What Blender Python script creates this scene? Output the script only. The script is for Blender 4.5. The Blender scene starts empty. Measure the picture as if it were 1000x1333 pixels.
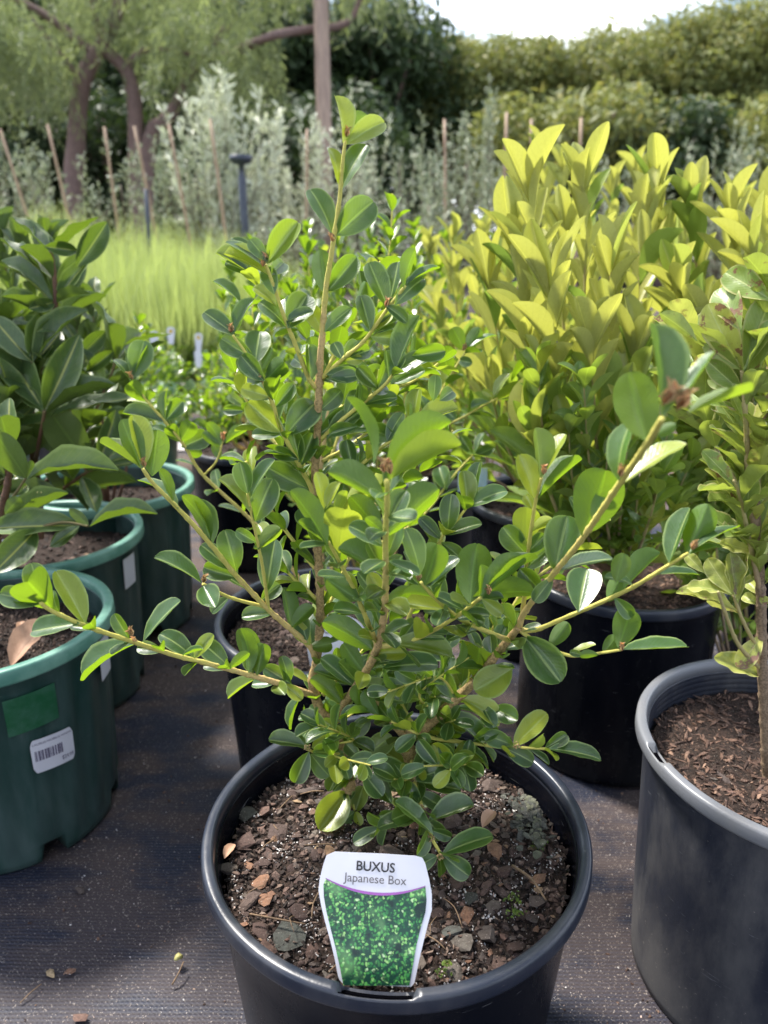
import bpy, bmesh, math, random
import numpy as np
from mathutils import Vector, Matrix, noise

sc = bpy.context.scene
col = sc.collection
R = math.radians
PITCH = R(19.7)
CAMH = 0.74
# ------------------------------------------------------------------ camera
cam_d = bpy.data.cameras.new('camera')
cam = bpy.data.objects.new('camera', cam_d); col.objects.link(cam)
cam.location = (0, 0, CAMH)
cam.rotation_euler = (math.pi/2 - PITCH, 0, 0)
cam_d.sensor_width = 36; cam_d.sensor_fit = 'AUTO'
cam_d.lens = 27.0
cam_d.clip_start = 0.02; cam_d.clip_end = 500
cam_d.dof.use_dof = True
cam_d.dof.focus_distance = 0.63
cam_d.dof.aperture_fstop = 6.4
sc.camera = cam
# ------------------------------------------------------------------ world and sun
SUN_EL, SUN_AZ = R(56), R(-48)          # azimuth measured from +Y (view direction) towards +X
w = bpy.data.worlds.new('World'); sc.world = w; w.use_nodes = True
nt = w.node_tree; nt.nodes.clear()
out = nt.nodes.new('ShaderNodeOutputWorld'); bg = nt.nodes.new('ShaderNodeBackground')
sky = nt.nodes.new('ShaderNodeTexSky'); sky.sky_type = 'NISHITA'; sky.sun_disc = False
sky.sun_elevation = SUN_EL; sky.sun_rotation = SUN_AZ
sky.air_density = 1.0; sky.dust_density = 1.0
tc = nt.nodes.new('ShaderNodeTexCoord')
mp = nt.nodes.new('ShaderNodeMapping'); mp.inputs['Scale'].default_value = (1, 1, 2.4)
mp.inputs['Location'].default_value = (0.35, 0.1, 0.0)
nz = nt.nodes.new('ShaderNodeTexNoise'); nz.inputs['Scale'].default_value = 3.0
nz.inputs['Detail'].default_value = 7; nz.inputs['Roughness'].default_value = 0.55
cr = nt.nodes.new('ShaderNodeValToRGB')
cr.color_ramp.elements[0].position = 0.50; cr.color_ramp.elements[0].color = (0, 0, 0, 1)
cr.color_ramp.elements[1].position = 0.64; cr.color_ramp.elements[1].color = (1, 1, 1, 1)
mx = nt.nodes.new('ShaderNodeMix'); mx.data_type = 'RGBA'
mx.inputs[7].default_value = (22.0, 22.8, 24.5, 1)
L = nt.links.new
L(tc.outputs['Generated'], mp.inputs['Vector']); L(mp.outputs[0], nz.inputs['Vector'])
L(nz.outputs['Fac'], cr.inputs[0]); L(cr.outputs[0], mx.inputs[0])
L(sky.outputs[0], mx.inputs[6]); L(mx.outputs[2], bg.inputs['Color'])
bg.inputs['Strength'].default_value = 0.075
L(bg.outputs[0], out.inputs['Surface'])
sd = bpy.data.lights.new('sun', 'SUN'); sd.energy = 3.9; sd.angle = R(8); sd.color = (1.0, 0.955, 0.88)
so = bpy.data.objects.new('sun', sd); col.objects.link(so)
sdir = Vector((math.sin(SUN_AZ)*math.cos(SUN_EL), math.cos(SUN_AZ)*math.cos(SUN_EL), math.sin(SUN_EL)))
so.rotation_euler = sdir.to_track_quat('Z', 'Y').to_euler()
so.location = sdir*30
sc.view_settings.view_transform = 'Standard'; sc.view_settings.look = 'None'
sc.view_settings.exposure = 1.5; sc.view_settings.gamma = 1.0
sc.view_settings.use_curve_mapping = False
sc.cycles.max_bounces = 8; sc.cycles.transmission_bounces = 5; sc.cycles.transparent_max_bounces = 8
sc.cycles.caustics_reflective = False; sc.cycles.caustics_refractive = False
sc.cycles.use_denoising = True
rnd = random.Random(7)
nrg = np.random.default_rng(11)

# ------------------------------------------------------------------ view maths (photo pixel + world distance -> point)
CP, SP = math.cos(PITCH), math.sin(PITCH)
def ray(px, py):
    x = (px-500)/1000.0; u = (666.5-py)/1000.0
    return Vector((x, CP+u*SP, -SP+u*CP))
def P(px, py, Y):
    d = ray(px, py); return Vector((0, 0, CAMH)) + d*(Y/d.y)
def PZ(px, py, z):
    d = ray(px, py); return Vector((0, 0, CAMH)) + d*((z-CAMH)/d.z)
def proj(p):
    q = Vector(p)-Vector((0, 0, CAMH))
    f = q.y*CP - q.z*SP; u = q.y*SP + q.z*CP
    return 500+1000*q.x/f, 666.5-1000*u/f, f

# ------------------------------------------------------------------ materials
def newmat(name):
    m = bpy.data.materials.new(name); m.use_nodes = True
    n = m.node_tree; n.nodes.clear()
    o = n.nodes.new('ShaderNodeOutputMaterial')
    return m, n, o
class N:
    def __init__(s, n): s.n = n
    def __call__(s, t, **kw):
        x = s.n.nodes.new('ShaderNode'+t)
        for k, v in kw.items(): setattr(x, k, v)
        return x
    def link(s, a, b): s.n.links.new(a, b)
    def val(s, x, sock):
        if hasattr(x, 'is_output'): s.link(x, sock)
        else: sock.default_value = x
    def math(s, op, a, b=None, c=None, clamp=False):
        x = s('Math', operation=op); x.use_clamp = clamp
        s.val(a, x.inputs[0])
        if b is not None: s.val(b, x.inputs[1])
        if c is not None: s.val(c, x.inputs[2])
        return x.outputs[0]
    def mix(s, f, a, b, mode='MIX'):
        x = s('Mix', data_type='RGBA', blend_type=mode)
        s.val(f, x.inputs[0])
        s.val(a if hasattr(a, 'is_output') else (*a, 1), x.inputs[6])
        s.val(b if hasattr(b, 'is_output') else (*b, 1), x.inputs[7])
        return x.outputs[2]
    def noise(s, vec, scale, detail=3, rough=.5, dist=0):
        x = s('TexNoise'); x.inputs['Scale'].default_value = scale
        x.inputs['Detail'].default_value = detail; x.inputs['Roughness'].default_value = rough
        x.inputs['Distortion'].default_value = dist
        if vec is not None: s.link(vec, x.inputs['Vector'])
        return x.outputs['Fac']
    def ramp(s, f, stops):
        x = s('ValToRGB'); e = x.color_ramp.elements
        while len(e) < len(stops): e.new(.5)
        for k, (p_, c) in enumerate(stops):
            e[k].position = p_; e[k].color = (*c, 1) if len(c) == 3 else c
        s.link(f, x.inputs[0]); return x.outputs[0]
    def sstep(s, f, a, b):
        x = s('MapRange', interpolation_type='SMOOTHSTEP'); s.link(f, x.inputs[0])
        x.inputs[1].default_value = a; x.inputs[2].default_value = b
        return x.outputs[0]
    def obj(s): return s('TexCoord').outputs['Object']
    def gen(s): return s('TexCoord').outputs['Generated']
    def uv(s): return s('UVMap').outputs[0]
    def bump(s, h, st=.3, dist=.001, normal=None):
        x = s('Bump'); x.inputs['Strength'].default_value = st; x.inputs['Distance'].default_value = dist
        s.link(h, x.inputs['Height'])
        if normal is not None: s.link(normal, x.inputs['Normal'])
        return x.outputs[0]
    def bsdf(s, color, rough=.5, normal=None, spec=.5, coat=0, coat_r=.1, sheen=0):
        x = s('BsdfPrincipled')
        s.val(color if hasattr(color, 'is_output') else (*color, 1), x.inputs['Base Color'])
        s.val(rough, x.inputs['Roughness']); x.inputs['Specular IOR Level'].default_value = spec
        x.inputs['Coat Weight'].default_value = coat; x.inputs['Coat Roughness'].default_value = coat_r
        if normal is not None: s.link(normal, x.inputs['Normal'])
        return x.outputs[0]

def leaf_mat(name, c1, c2, back, trans, vein, spec=.5, young=None, edge=None, blotch=None, tf=.35, rough=.33, coat=.25, midw=.035, vfreq=26, bumps=.25, pale=None, latv=.25):
    m, nn, o = newmat(name); n = N(nn)
    uv = n('SeparateXYZ'); n.link(n.uv(), uv.inputs[0]); u, v = uv.outputs[0], uv.outputs[1]
    geo = n('NewGeometry'); oi = n('ObjectInfo')
    r = n.math('FRACT', n.math('ADD', geo.outputs['Random Per Island'], n.math('MULTIPLY', oi.outputs['Random'], 7.31)))
    r2 = n.math('FRACT', n.math('MULTIPLY', r, 17.7))
    pos = geo.outputs['Position']
    c = n.mix(r, c1, c2)
    mott = n.noise(pos, 160, 3)
    c = n.mix(n.math('MULTIPLY', n.sstep(mott, .4, .75), .35), c, [x*.6 for x in c1])
    au = n.math('ABSOLUTE', n.math('SUBTRACT', u, .5))
    if young is not None:
        c = n.mix(n.math('MULTIPLY', n.sstep(r2, 1-young[1], 1.0), 1.0), c, young[0])
    mid = n.math('SUBTRACT', 1.0, n.sstep(au, midw*.4, midw))
    lat = n.math('SINE', n.math('MULTIPLY', n.math('SUBTRACT', v, n.math('MULTIPLY', au, .55)), vfreq*6.283*.5))
    latm = n.sstep(lat, .75, 1.0)
    if pale is not None:
        c = n.mix(n.math('MULTIPLY', n.sstep(n.noise(pos, 90, 4, .6), .45, .62), pale[1]), c, pale[0])
    c = n.mix(n.math('MULTIPLY', latm, latv), c, vein)
    c = n.mix(n.math('MULTIPLY', mid, .75), c, vein)
    if edge is not None:
        c = n.mix(n.math('MULTIPLY', n.sstep(au, .415, .47), .8), c, edge)
    if blotch is not None:
        bl = n.sstep(n.noise(pos, blotch[2], 5, .65), blotch[1], blotch[1]+.06)
        sp = n.math('MULTIPLY', bl, n.sstep(r2, .35, .6))
        c = n.mix(sp, c, blotch[0])
    cb = n.mix(n.math('MULTIPLY', mid, .6), back, [min(1, x*1.7) for x in back])
    cb = n.mix(n.math('MULTIPLY', n.sstep(n.noise(pos, 300, 2), .4, .7), .25), cb, [x*.6 for x in back])
    if young is not None: cb = n.mix(n.sstep(r2, 1-young[1], 1.0), cb, [x*1.1 for x in young[0]])
    cc = n.mix(geo.outputs['Backfacing'], c, cb)
    rg = n.math('ADD', rough, n.math('MULTIPLY', geo.outputs['Backfacing'], .25))
    rg = n.math('ADD', rg, n.math('MULTIPLY', n.math('SUBTRACT', mott, .5), .25))
    hgt = n.math('ADD', n.math('MULTIPLY', lat, .13), n.math('ADD', n.math('MULTIPLY', mid, -1.2), n.math('MULTIPLY', n.noise(pos, 420, 2), .9)))
    nb = n.bump(hgt, bumps, .0007)
    b = n.bsdf(cc, rg, nb, spec=spec, coat=coat, coat_r=.22)
    t = n('BsdfTranslucent')
    tcol = n.mix(n.math('MULTIPLY', mid, .5), trans, [min(1, x*1.5) for x in trans])
    tcol = n.mix(n.math('MULTIPLY', latm, .2), tcol, [x*.6 for x in trans])
    if young is not None: tcol = n.mix(n.sstep(r2, 1-young[1], 1.0), tcol, [min(1, x*1.8) for x in young[0]])
    if blotch is not None: tcol = n.mix(n.math('MULTIPLY', sp, .8), tcol, blotch[0])
    n.link(tcol, t.inputs['Color']); n.link(nb, t.inputs['Normal'])
    mxs = n('MixShader'); mxs.inputs[0].default_value = tf
    n.link(b, mxs.inputs[1]); n.link(t.outputs[0], mxs.inputs[2]); n.link(mxs.outputs[0], o.inputs[0])
    return m

M = {}
M['box_leaf'] = leaf_mat('box_leaf', (.016, .052, .020), (.052, .125, .030), (.062, .128, .016), (.28, .45, .012), (.30, .38, .12), young=((.28, .33, .025), .24), edge=(.27, .36, .12), tf=.38, rough=.36, coat=.35, latv=.05, spec=.7, midw=.055)
M['laurel_leaf'] = leaf_mat('laurel_leaf', (.032, .072, .018), (.066, .12, .03), (.085, .13, .03), (.17, .27, .015), (.42, .42, .08), edge=(.20, .26, .09), tf=.25, rough=.44, coat=.12, vfreq=20, midw=.045, latv=.08, spec=.7)
M['gold_leaf'] = leaf_mat('gold_leaf', (.28, .325, .065), (.43, .42, .11), (.40, .41, .13), (.57, .58, .09), (.42, .40, .16), young=((.17, .25, .035), .3), tf=.38, rough=.45, coat=.1, vfreq=18, latv=.1)
M['lime_leaf'] = leaf_mat('lime_leaf', (.085, .175, .035), (.17, .25, .045), (.22, .29, .08), (.40, .56, .04), (.28, .34, .10), young=((.28, .30, .04), .3), tf=.35, rough=.4, coat=.15)
M['speckled_leaf'] = leaf_mat('speckled_leaf', (.13, .21, .04), (.23, .29, .06), (.26, .31, .08), (.42, .52, .06), (.40, .44, .16), young=((.36, .38, .07), .35), edge=(.42, .38, .16), blotch=((.20, .09, .045), .545, 75), tf=.32, rough=.42, coat=.15)
M['pale_leaf'] = leaf_mat('pale_leaf', (.30, .34, .08), (.42, .43, .10), (.36, .38, .14), (.55, .58, .10), (.5, .5, .2), edge=(.5, .48, .22), pale=((.12, .2, .05), .55), blotch=((.22, .10, .09), .55, 90), tf=.32, rough=.45, coat=.1)
M['olive_leaf'] = leaf_mat('olive_leaf', (.22, .27, .17), (.36, .40, .27), (.46, .49, .37), (.2, .25, .10), (.3, .33, .25), tf=.2, rough=.5, coat=0)
M['cream_leaf'] = leaf_mat('cream_leaf', (.60, .63, .46), (.74, .75, .60), (.7, .72, .6), (.4, .45, .25), (.3, .33, .25), tf=.22, rough=.5, coat=0)
M['grass'] = leaf_mat('grass_blade', (.20, .28, .08), (.42, .44, .20), (.36, .42, .16), (.50, .60, .16), (.4, .45, .15), tf=.4, rough=.5, coat=0)
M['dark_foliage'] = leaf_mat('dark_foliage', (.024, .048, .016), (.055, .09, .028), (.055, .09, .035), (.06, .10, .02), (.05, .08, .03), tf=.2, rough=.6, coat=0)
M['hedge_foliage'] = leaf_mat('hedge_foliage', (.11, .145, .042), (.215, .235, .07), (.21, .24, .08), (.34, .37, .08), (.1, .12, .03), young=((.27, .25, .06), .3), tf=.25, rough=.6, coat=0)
M['weeping_foliage'] = leaf_mat('weeping_foliage', (.17, .21, .10), (.27, .32, .16), (.25, .29, .15), (.33, .40, .15), (.15, .18, .06), young=((.30, .36, .12), .3), tf=.35, rough=.55, coat=0)

def simple(name, color, rough=.6, var=.3, scale=40, bump=.3, bdist=.001, spec=.4, color2=None, coat=0, stretch=None, isl=False, coord='obj'):
    m, nn, o = newmat(name); n = N(nn)
    vec = n.obj() if coord == 'obj' else n('NewGeometry').outputs['Position']
    if stretch:
        mpn = n('Mapping'); mpn.inputs['Scale'].default_value = stretch; n.link(vec, mpn.inputs[0]); vec = mpn.outputs[0]
    f = n.noise(vec, scale, 5, .6)
    c2 = color2 or [x*(1-var) for x in color]
    c = n.mix(n.sstep(f, .3, .7), color, c2)
    if isl:
        rr = n.math('FRACT', n.math('ADD', n('NewGeometry').outputs['Random Per Island'], n.math('MULTIPLY', n('ObjectInfo').outputs['Random'], 5.3)))
        c = n.mix(1.0, c, n.ramp(rr, [(0, (.45, .45, .45)), (.5, (.9, .85, .8)), (1, (1.6, 1.5, 1.45))]), 'MULTIPLY')
    nb = n.bump(n.noise(vec, scale*3, 4, .6), bump, bdist)
    n.link(n.bsdf(c, rough, nb, spec, coat=coat), o.inputs[0])
    return m

def stem_mat(name, young, old, rough=.6):
    m, nn, o = newmat(name); n = N(nn)
    at = n('Attribute'); at.attribute_name = 'age'
    pos = n('NewGeometry').outputs['Position']
    f1 = n.noise(pos, 500, 4, .65); f2 = n.noise(pos, 90, 3)
    a = n.math('ADD', at.outputs['Fac'], n.math('MULTIPLY', n.math('SUBTRACT', f2, .5), .6), clamp=True)
    c = n.mix(n.sstep(a, .3, .75), young, old)
    c = n.mix(n.math('MULTIPLY', n.sstep(f1, .5, .68), n.math('MULTIPLY', a, .6)), c, [x*.4 for x in old])
    c = n.mix(n.math('MULTIPLY', n.sstep(at.outputs['Fac'], .55, 1.0), .75), c, n.mix(n.sstep(f1, .4, .6), [x*.62 for x in old], [x*.28 for x in old]))
    nb = n.bump(f1, .9, .0014)
    n.link(n.bsdf(c, rough, nb, .35), o.inputs[0])
    return m
M['box_stem'] = stem_mat('box_stem', (.58, .52, .12), (.66, .45, .20))
M['gold_stem'] = stem_mat('gold_stem', (.40, .33, .14), (.40, .28, .18))
M['laurel_stem'] = stem_mat('laurel_stem', (.16, .13, .05), (.20, .10, .06))
M['grey_stem'] = stem_mat('grey_stem', (.30, .29, .16), (.24, .19, .14))
M['bud'] = simple('bud', (.66, .36, .20), .55, .5, 400, isl=True, color2=(.70, .55, .25))
M['flower_bud'] = simple('flower_bud', (.50, .38, .18), .6, .4, 500, isl=True)
M['yellow_bud'] = simple('yellow_bud', (.42, .38, .13), .5, .3, 300)

def pot_black(name, base=(.018, .019, .022), dust=.5, rough=.34, spec=.5):
    m, nn, o = newmat(name); n = N(nn)
    v = n.obj()
    mpn = n('Mapping'); mpn.inputs['Scale'].default_value = (1, 1, .35); n.link(v, mpn.inputs[0])
    f = n.noise(mpn.outputs[0], 16, 6, .65); g = n.noise(v, 220, 4, .7); k = n.noise(v, 60, 3, .6, 1.5)
    sz = n('SeparateXYZ'); n.link(v, sz.inputs[0])
    low = n.math('SUBTRACT', 1.0, n.sstep(sz.outputs[2], .0, .17))
    d = n.math('MULTIPLY', n.sstep(n.math('ADD', f, n.math('MULTIPLY', low, .16)), .42, .78), dust)
    c = n.mix(d, base, (.17, .16, .15))
    specks = n.sstep(n.math('ADD', g, n.math('MULTIPLY', low, .05)), .68, .74)
    c = n.mix(n.math('MULTIPLY', specks, .25+.5*dust), c, (.32, .28, .23))
    # scuffs: thin scratches worn pale
    ms = n('Mapping'); ms.inputs['Scale'].default_value = (25, 25, 260); ms.inputs['Rotation'].default_value = (.3, .15, .0); n.link(v, ms.inputs[0])
    sc_ = n.sstep(n.noise(ms.outputs[0], 1.0, 3, .6, .8), .69, .74)
    c = n.mix(n.math('MULTIPLY', sc_, .4), c, (.22, .22, .23))
    rg = n.math('ADD', rough, n.math('MULTIPLY', d, .5))
    nb = n.bump(n.math('ADD', k, n.math('MULTIPLY', g, .4)), .12, .0015)
    n.link(n.bsdf(c, rg, nb, spec), o.inputs[0])
    return m
M['pot_black'] = pot_black('black_plastic', base=(.0028, .0035, .0065), dust=.06, rough=.26, spec=.12)
M['pot_grey'] = pot_black('dusty_black_plastic', base=(.016, .019, .030), dust=.40, rough=.45, spec=.35)
M['rim_worn'] = pot_black('worn_rim_plastic', base=(.13, .135, .15), dust=.5, rough=.36)
M['rim_black'] = pot_black('black_rim_plastic', base=(.014, .018, .030), dust=.22, rough=.3)
def pot_green():
    m, nn, o = newmat('green_plastic'); n = N(nn); v = n.obj()
    mpn = n('Mapping'); mpn.inputs['Scale'].default_value = (1, 1, .25); n.link(v, mpn.inputs[0])
    f = n.noise(mpn.outputs[0], 22, 5, .6)
    c = n.mix(n.sstep(f, .35, .7), (.009, .036, .030), (.044, .074, .070))
    c = n.mix(n.math('MULTIPLY', n.sstep(n.noise(v, 150, 4, .7), .68, .75), .35), c, (.2, .24, .2))
    c = n.mix(n.math('MULTIPLY', n.sstep(n.noise(v, 12, 4, .6, 1.0), .55, .75), .45), c, (.055, .08, .082))
    nb = n.bump(n.noise(v, 70, 3, .6), .12, .0015)
    n.link(n.bsdf(c, .42, nb, .5), o.inputs[0]); return m
M['pot_green'] = pot_green()
M['rim_green'] = simple('green_rim_plastic', (.15, .29, .23), .38, .35, 30, .1, spec=.5, color2=(.07, .19, .145))
M['slotshade'] = simple('slot_shade_black', (.002, .002, .003), .9, .1, 30, .0, spec=0)  # painted shade for the rim recesses, not a separate plastic
M['green_patch'] = simple('clean_green_patch', (.008, .075, .028), .4, .3, 60, .2, color2=(.03, .10, .06))
M['paper'] = simple('white_label', (.58, .57, .63), .5, .06, 30, .05)
M['tagwhite'] = simple('white_plastic_tag', (.62, .61, .66), .38, .05, 20, .03)
M['ink'] = simple('black_ink', (.03, .028, .032), .5, .2, 40, .0)
M['greyink'] = simple('grey_ink', (.13, .12, .13), .5, .2, 40, .0)
M['barink'] = simple('barcode_ink', (.12, .10, .17), .5, .3, 200, .0)
M['purple'] = simple('purple_ink', (.36, .12, .42), .5, .2, 40, .0)
M['blueplastic'] = simple('pale_blue_label', (.30, .50, .62), .4, .2, 30, .1, color2=(.62, .72, .78))
M['yellowink'] = simple('yellow_ink', (.65, .42, .02), .5, .3, 60, .1)

def print_mat():
    m, nn, o = newmat('hedge_print'); n = N(nn); v = n.obj()
    vo = n('TexVoronoi'); vo.inputs['Scale'].default_value = 430; vo.inputs['Randomness'].default_value = 1
    wv = n('VectorMath', operation='ADD'); n.link(v, wv.inputs[0])
    nx = n('TexNoise'); nx.inputs['Scale'].default_value = 300; n.link(v, nx.inputs['Vector'])
    sv = n('VectorMath', operation='SCALE'); sv.inputs['Scale'].default_value = .004; n.link(nx.outputs['Color'], sv.inputs[0])
    n.link(sv.outputs[0], wv.inputs[1]); n.link(wv.outputs[0], vo.inputs['Vector'])
    rr = n('SeparateColor'); n.link(vo.outputs['Color'], rr.inputs[0])
    c = n.ramp(rr.outputs[0], [(0, (.010, .08, .03)), (.3, (.04, .24, .06)), (.7, (.13, .42, .09)), (.93, (.34, .60, .18)), (1, (.55, .72, .4))])
    c = n.mix(n.sstep(vo.outputs['Distance'], .25, .65), c, (.008, .05, .03))
    big = n.noise(v, 75, 3, .6)
    c = n.mix(n.math('MULTIPLY', n.math('SUBTRACT', 1, n.sstep(big, .35, .44)), .95), c, (.004, .018, .015))
    c = n.mix(n.math('MULTIPLY', n.sstep(n.noise(v, 40, 2), .5, .7), .35), c, (.30, .6, .2), 'SCREEN')
    n.link(n.bsdf(c, .35, None, .5), o.inputs[0]); return m
M['print'] = print_mat()

def ground_mat():
    m, nn, o = newmat('weed_mat'); n = N(nn)
    v = n('NewGeometry').outputs['Position']
    s = n('SeparateXYZ'); n.link(v, s.inputs[0]); x, y = s.outputs[0], s.outputs[1]
    wob = n.noise(v, 9, 2)
    yy = n.math('ADD', y, n.math('MULTIPLY', wob, .006))
    a = n.math('SINE', n.math('MULTIPLY', yy, 6.283/.0046))
    b = n.math('SINE', n.math('MULTIPLY', x, 6.283/.0052))
    weave = n.math('ADD', n.math('MULTIPLY', a, .55), n.math('MULTIPLY', n.math('MULTIPLY', a, b), .45))
    fine = n.noise(v, 900, 3, .7)
    mb = n('Mapping'); mb.inputs['Scale'].default_value = (.35, 1.6, 1); n.link(v, mb.inputs[0])
    big = n.noise(v, 5.2, 5, .6, .4); big2 = n.noise(mb.outputs[0], 14, 5, .65)
    c = n.mix(n.sstep(weave, -.9, .9), (.006, .007, .014), (.022, .027, .047))
    dirt = n.sstep(n.math('ADD', n.math('MULTIPLY', big, .6), n.math('MULTIPLY', big2, .45)), .45, .58)
    dc = n.mix(fine, (.024, .017, .014), (.14, .098, .078))
    fary = n.sstep(y, .9, 2.4)
    dirt = n.math('MULTIPLY', n.math('MULTIPLY', dirt, n.math('ADD', .45, n.math('MULTIPLY', n.sstep(y, .5, .85), .55))), n.math('ADD', .62, n.math('MULTIPLY', fary, .35)))
    c = n.mix(dirt, c, dc)
    sp = n.sstep(n.noise(v, 420, 2, .8), .62, .68)
    c = n.mix(n.math('MULTIPLY', sp, n.math('ADD', .4, n.math('MULTIPLY', dirt, .6))), c, (.42, .36, .31))
    sp2 = n.sstep(n.noise(v, 230, 2, .8), .72, .77)
    c = n.mix(n.math('MULTIPLY', sp2, .8), c, (.30, .20, .14))
    dk = n.sstep(n.noise(v, 60, 4, .7), .62, .72)
    c = n.mix(n.math('MULTIPLY', dk, .45), c, (.03, .025, .025))
    h = n.math('ADD', n.math('MULTIPLY', weave, .35), n.math('ADD', n.math('MULTIPLY', fine, .5), n.math('MULTIPLY', big2, 1.5)))
    nb = n.bump(h, .45, .0016)
    rg = n.math('ADD', .46, n.math('MULTIPLY', dirt, .4))
    n.link(n.bsdf(c, rg, nb, .22), o.inputs[0]); return m
M['ground'] = ground_mat()

def soil_mat(name, c1, c2):
    m, nn, o = newmat(name); n = N(nn); v = n('NewGeometry').outputs['Position']
    f = n.noise(v, 240, 5, .75); g = n.noise(v, 60, 3, .6)
    c = n.mix(n.sstep(f, .35, .65), c1, c2)
    c = n.mix(n.math('MULTIPLY', n.sstep(n.noise(v, 620, 2, .8), .66, .72), .8), c, (.45, .38, .32))
    nb = n.bump(n.math('ADD', f, g), 1.0, .006)
    n.link(n.bsdf(c, .85, nb, .2), o.inputs[0]); return m
M['soil'] = soil_mat('potting_mix', (.014, .010, .008), (.060, .038, .029))
def frag_mat(name, stops, rough=.8, scale=260):
    m, nn, o = newmat(name); n = N(nn); v = n('NewGeometry').outputs['Position']
    rr = n.math('FRACT', n.math('ADD', n('NewGeometry').outputs['Random Per Island'], n.math('MULTIPLY', n('ObjectInfo').outputs['Random'], 5.37)))
    c = n.ramp(rr, stops)
    f = n.noise(v, scale, 5, .7)
    c = n.mix(n.math('MULTIPLY', n.sstep(f, .38, .7), .55), c, (.03, .02, .016))
    c = n.mix(n.math('MULTIPLY', n.sstep(n.noise(v, 900, 2), .66, .72), .5), c, (.45, .38, .33))
    nb = n.bump(f, .9, .0016)
    n.link(n.bsdf(c, rough, nb, .3), o.inputs[0]); return m
M['bark'] = frag_mat('bark_chip', [(0, (.035, .022, .019)), (.3, (.080, .048, .040)), (.5, (.075, .062, .055)), (.7, (.13, .075, .058)), (.84, (.11, .095, .08)), (.95, (.20, .10, .06)), (1, (.30, .22, .13))])
M['crumb'] = frag_mat('soil_crumb', [(0, (.010, .008, .007)), (.4, (.028, .019, .016)), (.65, (.065, .04, .032)), (.88, (.12, .075, .058)), (1, (.25, .18, .14))])
M['perlite'] = frag_mat('perlite_grain', [(0, (.55, .50, .47)), (.5, (.75, .72, .70)), (1, (.50, .36, .30))], scale=500)
M['mulch'] = frag_mat('shredded_mulch', [(0, (.028, .016, .012)), (.4, (.075, .042, .03)), (.8, (.14, .08, .055)), (1, (.26, .16, .11))])
M['slate'] = frag_mat('grey_algae_crust', [(0, (.055, .055, .045)), (.5, (.075, .078, .070)), (1, (.12, .125, .08))])
M['moss'] = frag_mat('moss', [(0, (.05, .10, .015)), (1, (.16, .22, .03))])
M['dryleaf'] = leaf_mat('dry_leaf', (.38, .22, .14), (.45, .27, .17), (.4, .25, .17), (.3, .15, .08), (.30, .16, .09), tf=.12, rough=.6, coat=0)
M['trunk'] = simple('tree_bark', (.27, .18, .155), .85, .5, 30, .8, .01, color2=(.16, .11, .10), stretch=(3, 3, .6), coord='geo')
M['pole'] = simple('wooden_pole', (.48, .35, .27), .75, .3, 14, .5, .004, color2=(.32, .23, .19), stretch=(3, 3, .4))
M['stake'] = simple('bamboo_stake', (.46, .32, .22), .6, .3, 30, .2, color2=(.34, .23, .15), stretch=(1, 1, .3))
M['metal'] = simple('blue_grey_riser', (.045, .055, .08), .4, .3, 20, .1, spec=.5)
M['twig'] = simple('dry_twig', (.22, .14, .08), .7, .4, 300, .5)

# ------------------------------------------------------------------ mesh helpers
def mesh_np(name, V, F, mat=None, UV=None, smooth=True, attr=None):
    """V (n,3); F (m,k) uniform or list of arrays; UV per loop."""
    me = bpy.data.meshes.new(name)
    Fs = F if isinstance(F, list) else [F]
    loops = np.concatenate([f.ravel() for f in Fs]).astype(np.int32)
    tot = np.concatenate([np.full(len(f), f.shape[1], dtype=np.int32) for f in Fs])
    st = np.concatenate([[0], np.cumsum(tot)[:-1]]).astype(np.int32)
    me.vertices.add(len(V)); me.vertices.foreach_set('co', np.asarray(V, dtype=np.float32).ravel())
    me.loops.add(len(loops)); me.loops.foreach_set('vertex_index', loops)
    me.polygons.add(len(tot)); me.polygons.foreach_set('loop_start', st); me.polygons.foreach_set('loop_total', tot)
    me.polygons.foreach_set('use_smooth', np.full(len(tot), smooth))
    if UV is not None:
        ul = me.uv_layers.new(name='UVMap'); ul.data.foreach_set('uv', np.asarray(UV, dtype=np.float32).ravel())
    if attr is not None:
        a = me.attributes.new(attr[0], 'FLOAT', 'POINT'); a.data.foreach_set('value', np.asarray(attr[1], dtype=np.float32))
    me.update(calc_edges=True); me.validate()
    if mat is not None: me.materials.append(mat)
    return me
def base_of(o):
    q = Vector((0, 0, 0))
    while o is not None: q += Vector(o['_b']) if '_b' in o else Vector((0, 0, 0)); o = None
    return q
ORIG = {}
def link(name, me, parent=None, M4=None, kind=None, label=None):
    o = bpy.data.objects.new(name, me); col.objects.link(o)
    W = M4 if M4 is not None else Matrix.Identity(4)
    if parent is not None:
        o.parent = parent
        W2 = ORIG[parent.as_pointer()].inverted() @ W
    else: W2 = W
    o.matrix_basis = W2
    ORIG[o.as_pointer()] = W
    if kind: o['kind'] = kind
    if label: o['label'] = label
    return o
def thing(name, label, cat, loc, group=None):
    o = bpy.data.objects.new(name, None); col.objects.link(o); o.location = loc
    o.empty_display_size = .05
    ORIG[o.as_pointer()] = Matrix.Translation(Vector(loc))
    o['label'] = label; o['category'] = cat
    if group: o['group'] = group
    return o
def tagm(o, label, cat, group=None):
    o['label'] = label; o['category'] = cat
    if group: o['group'] = group
    return o
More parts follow.
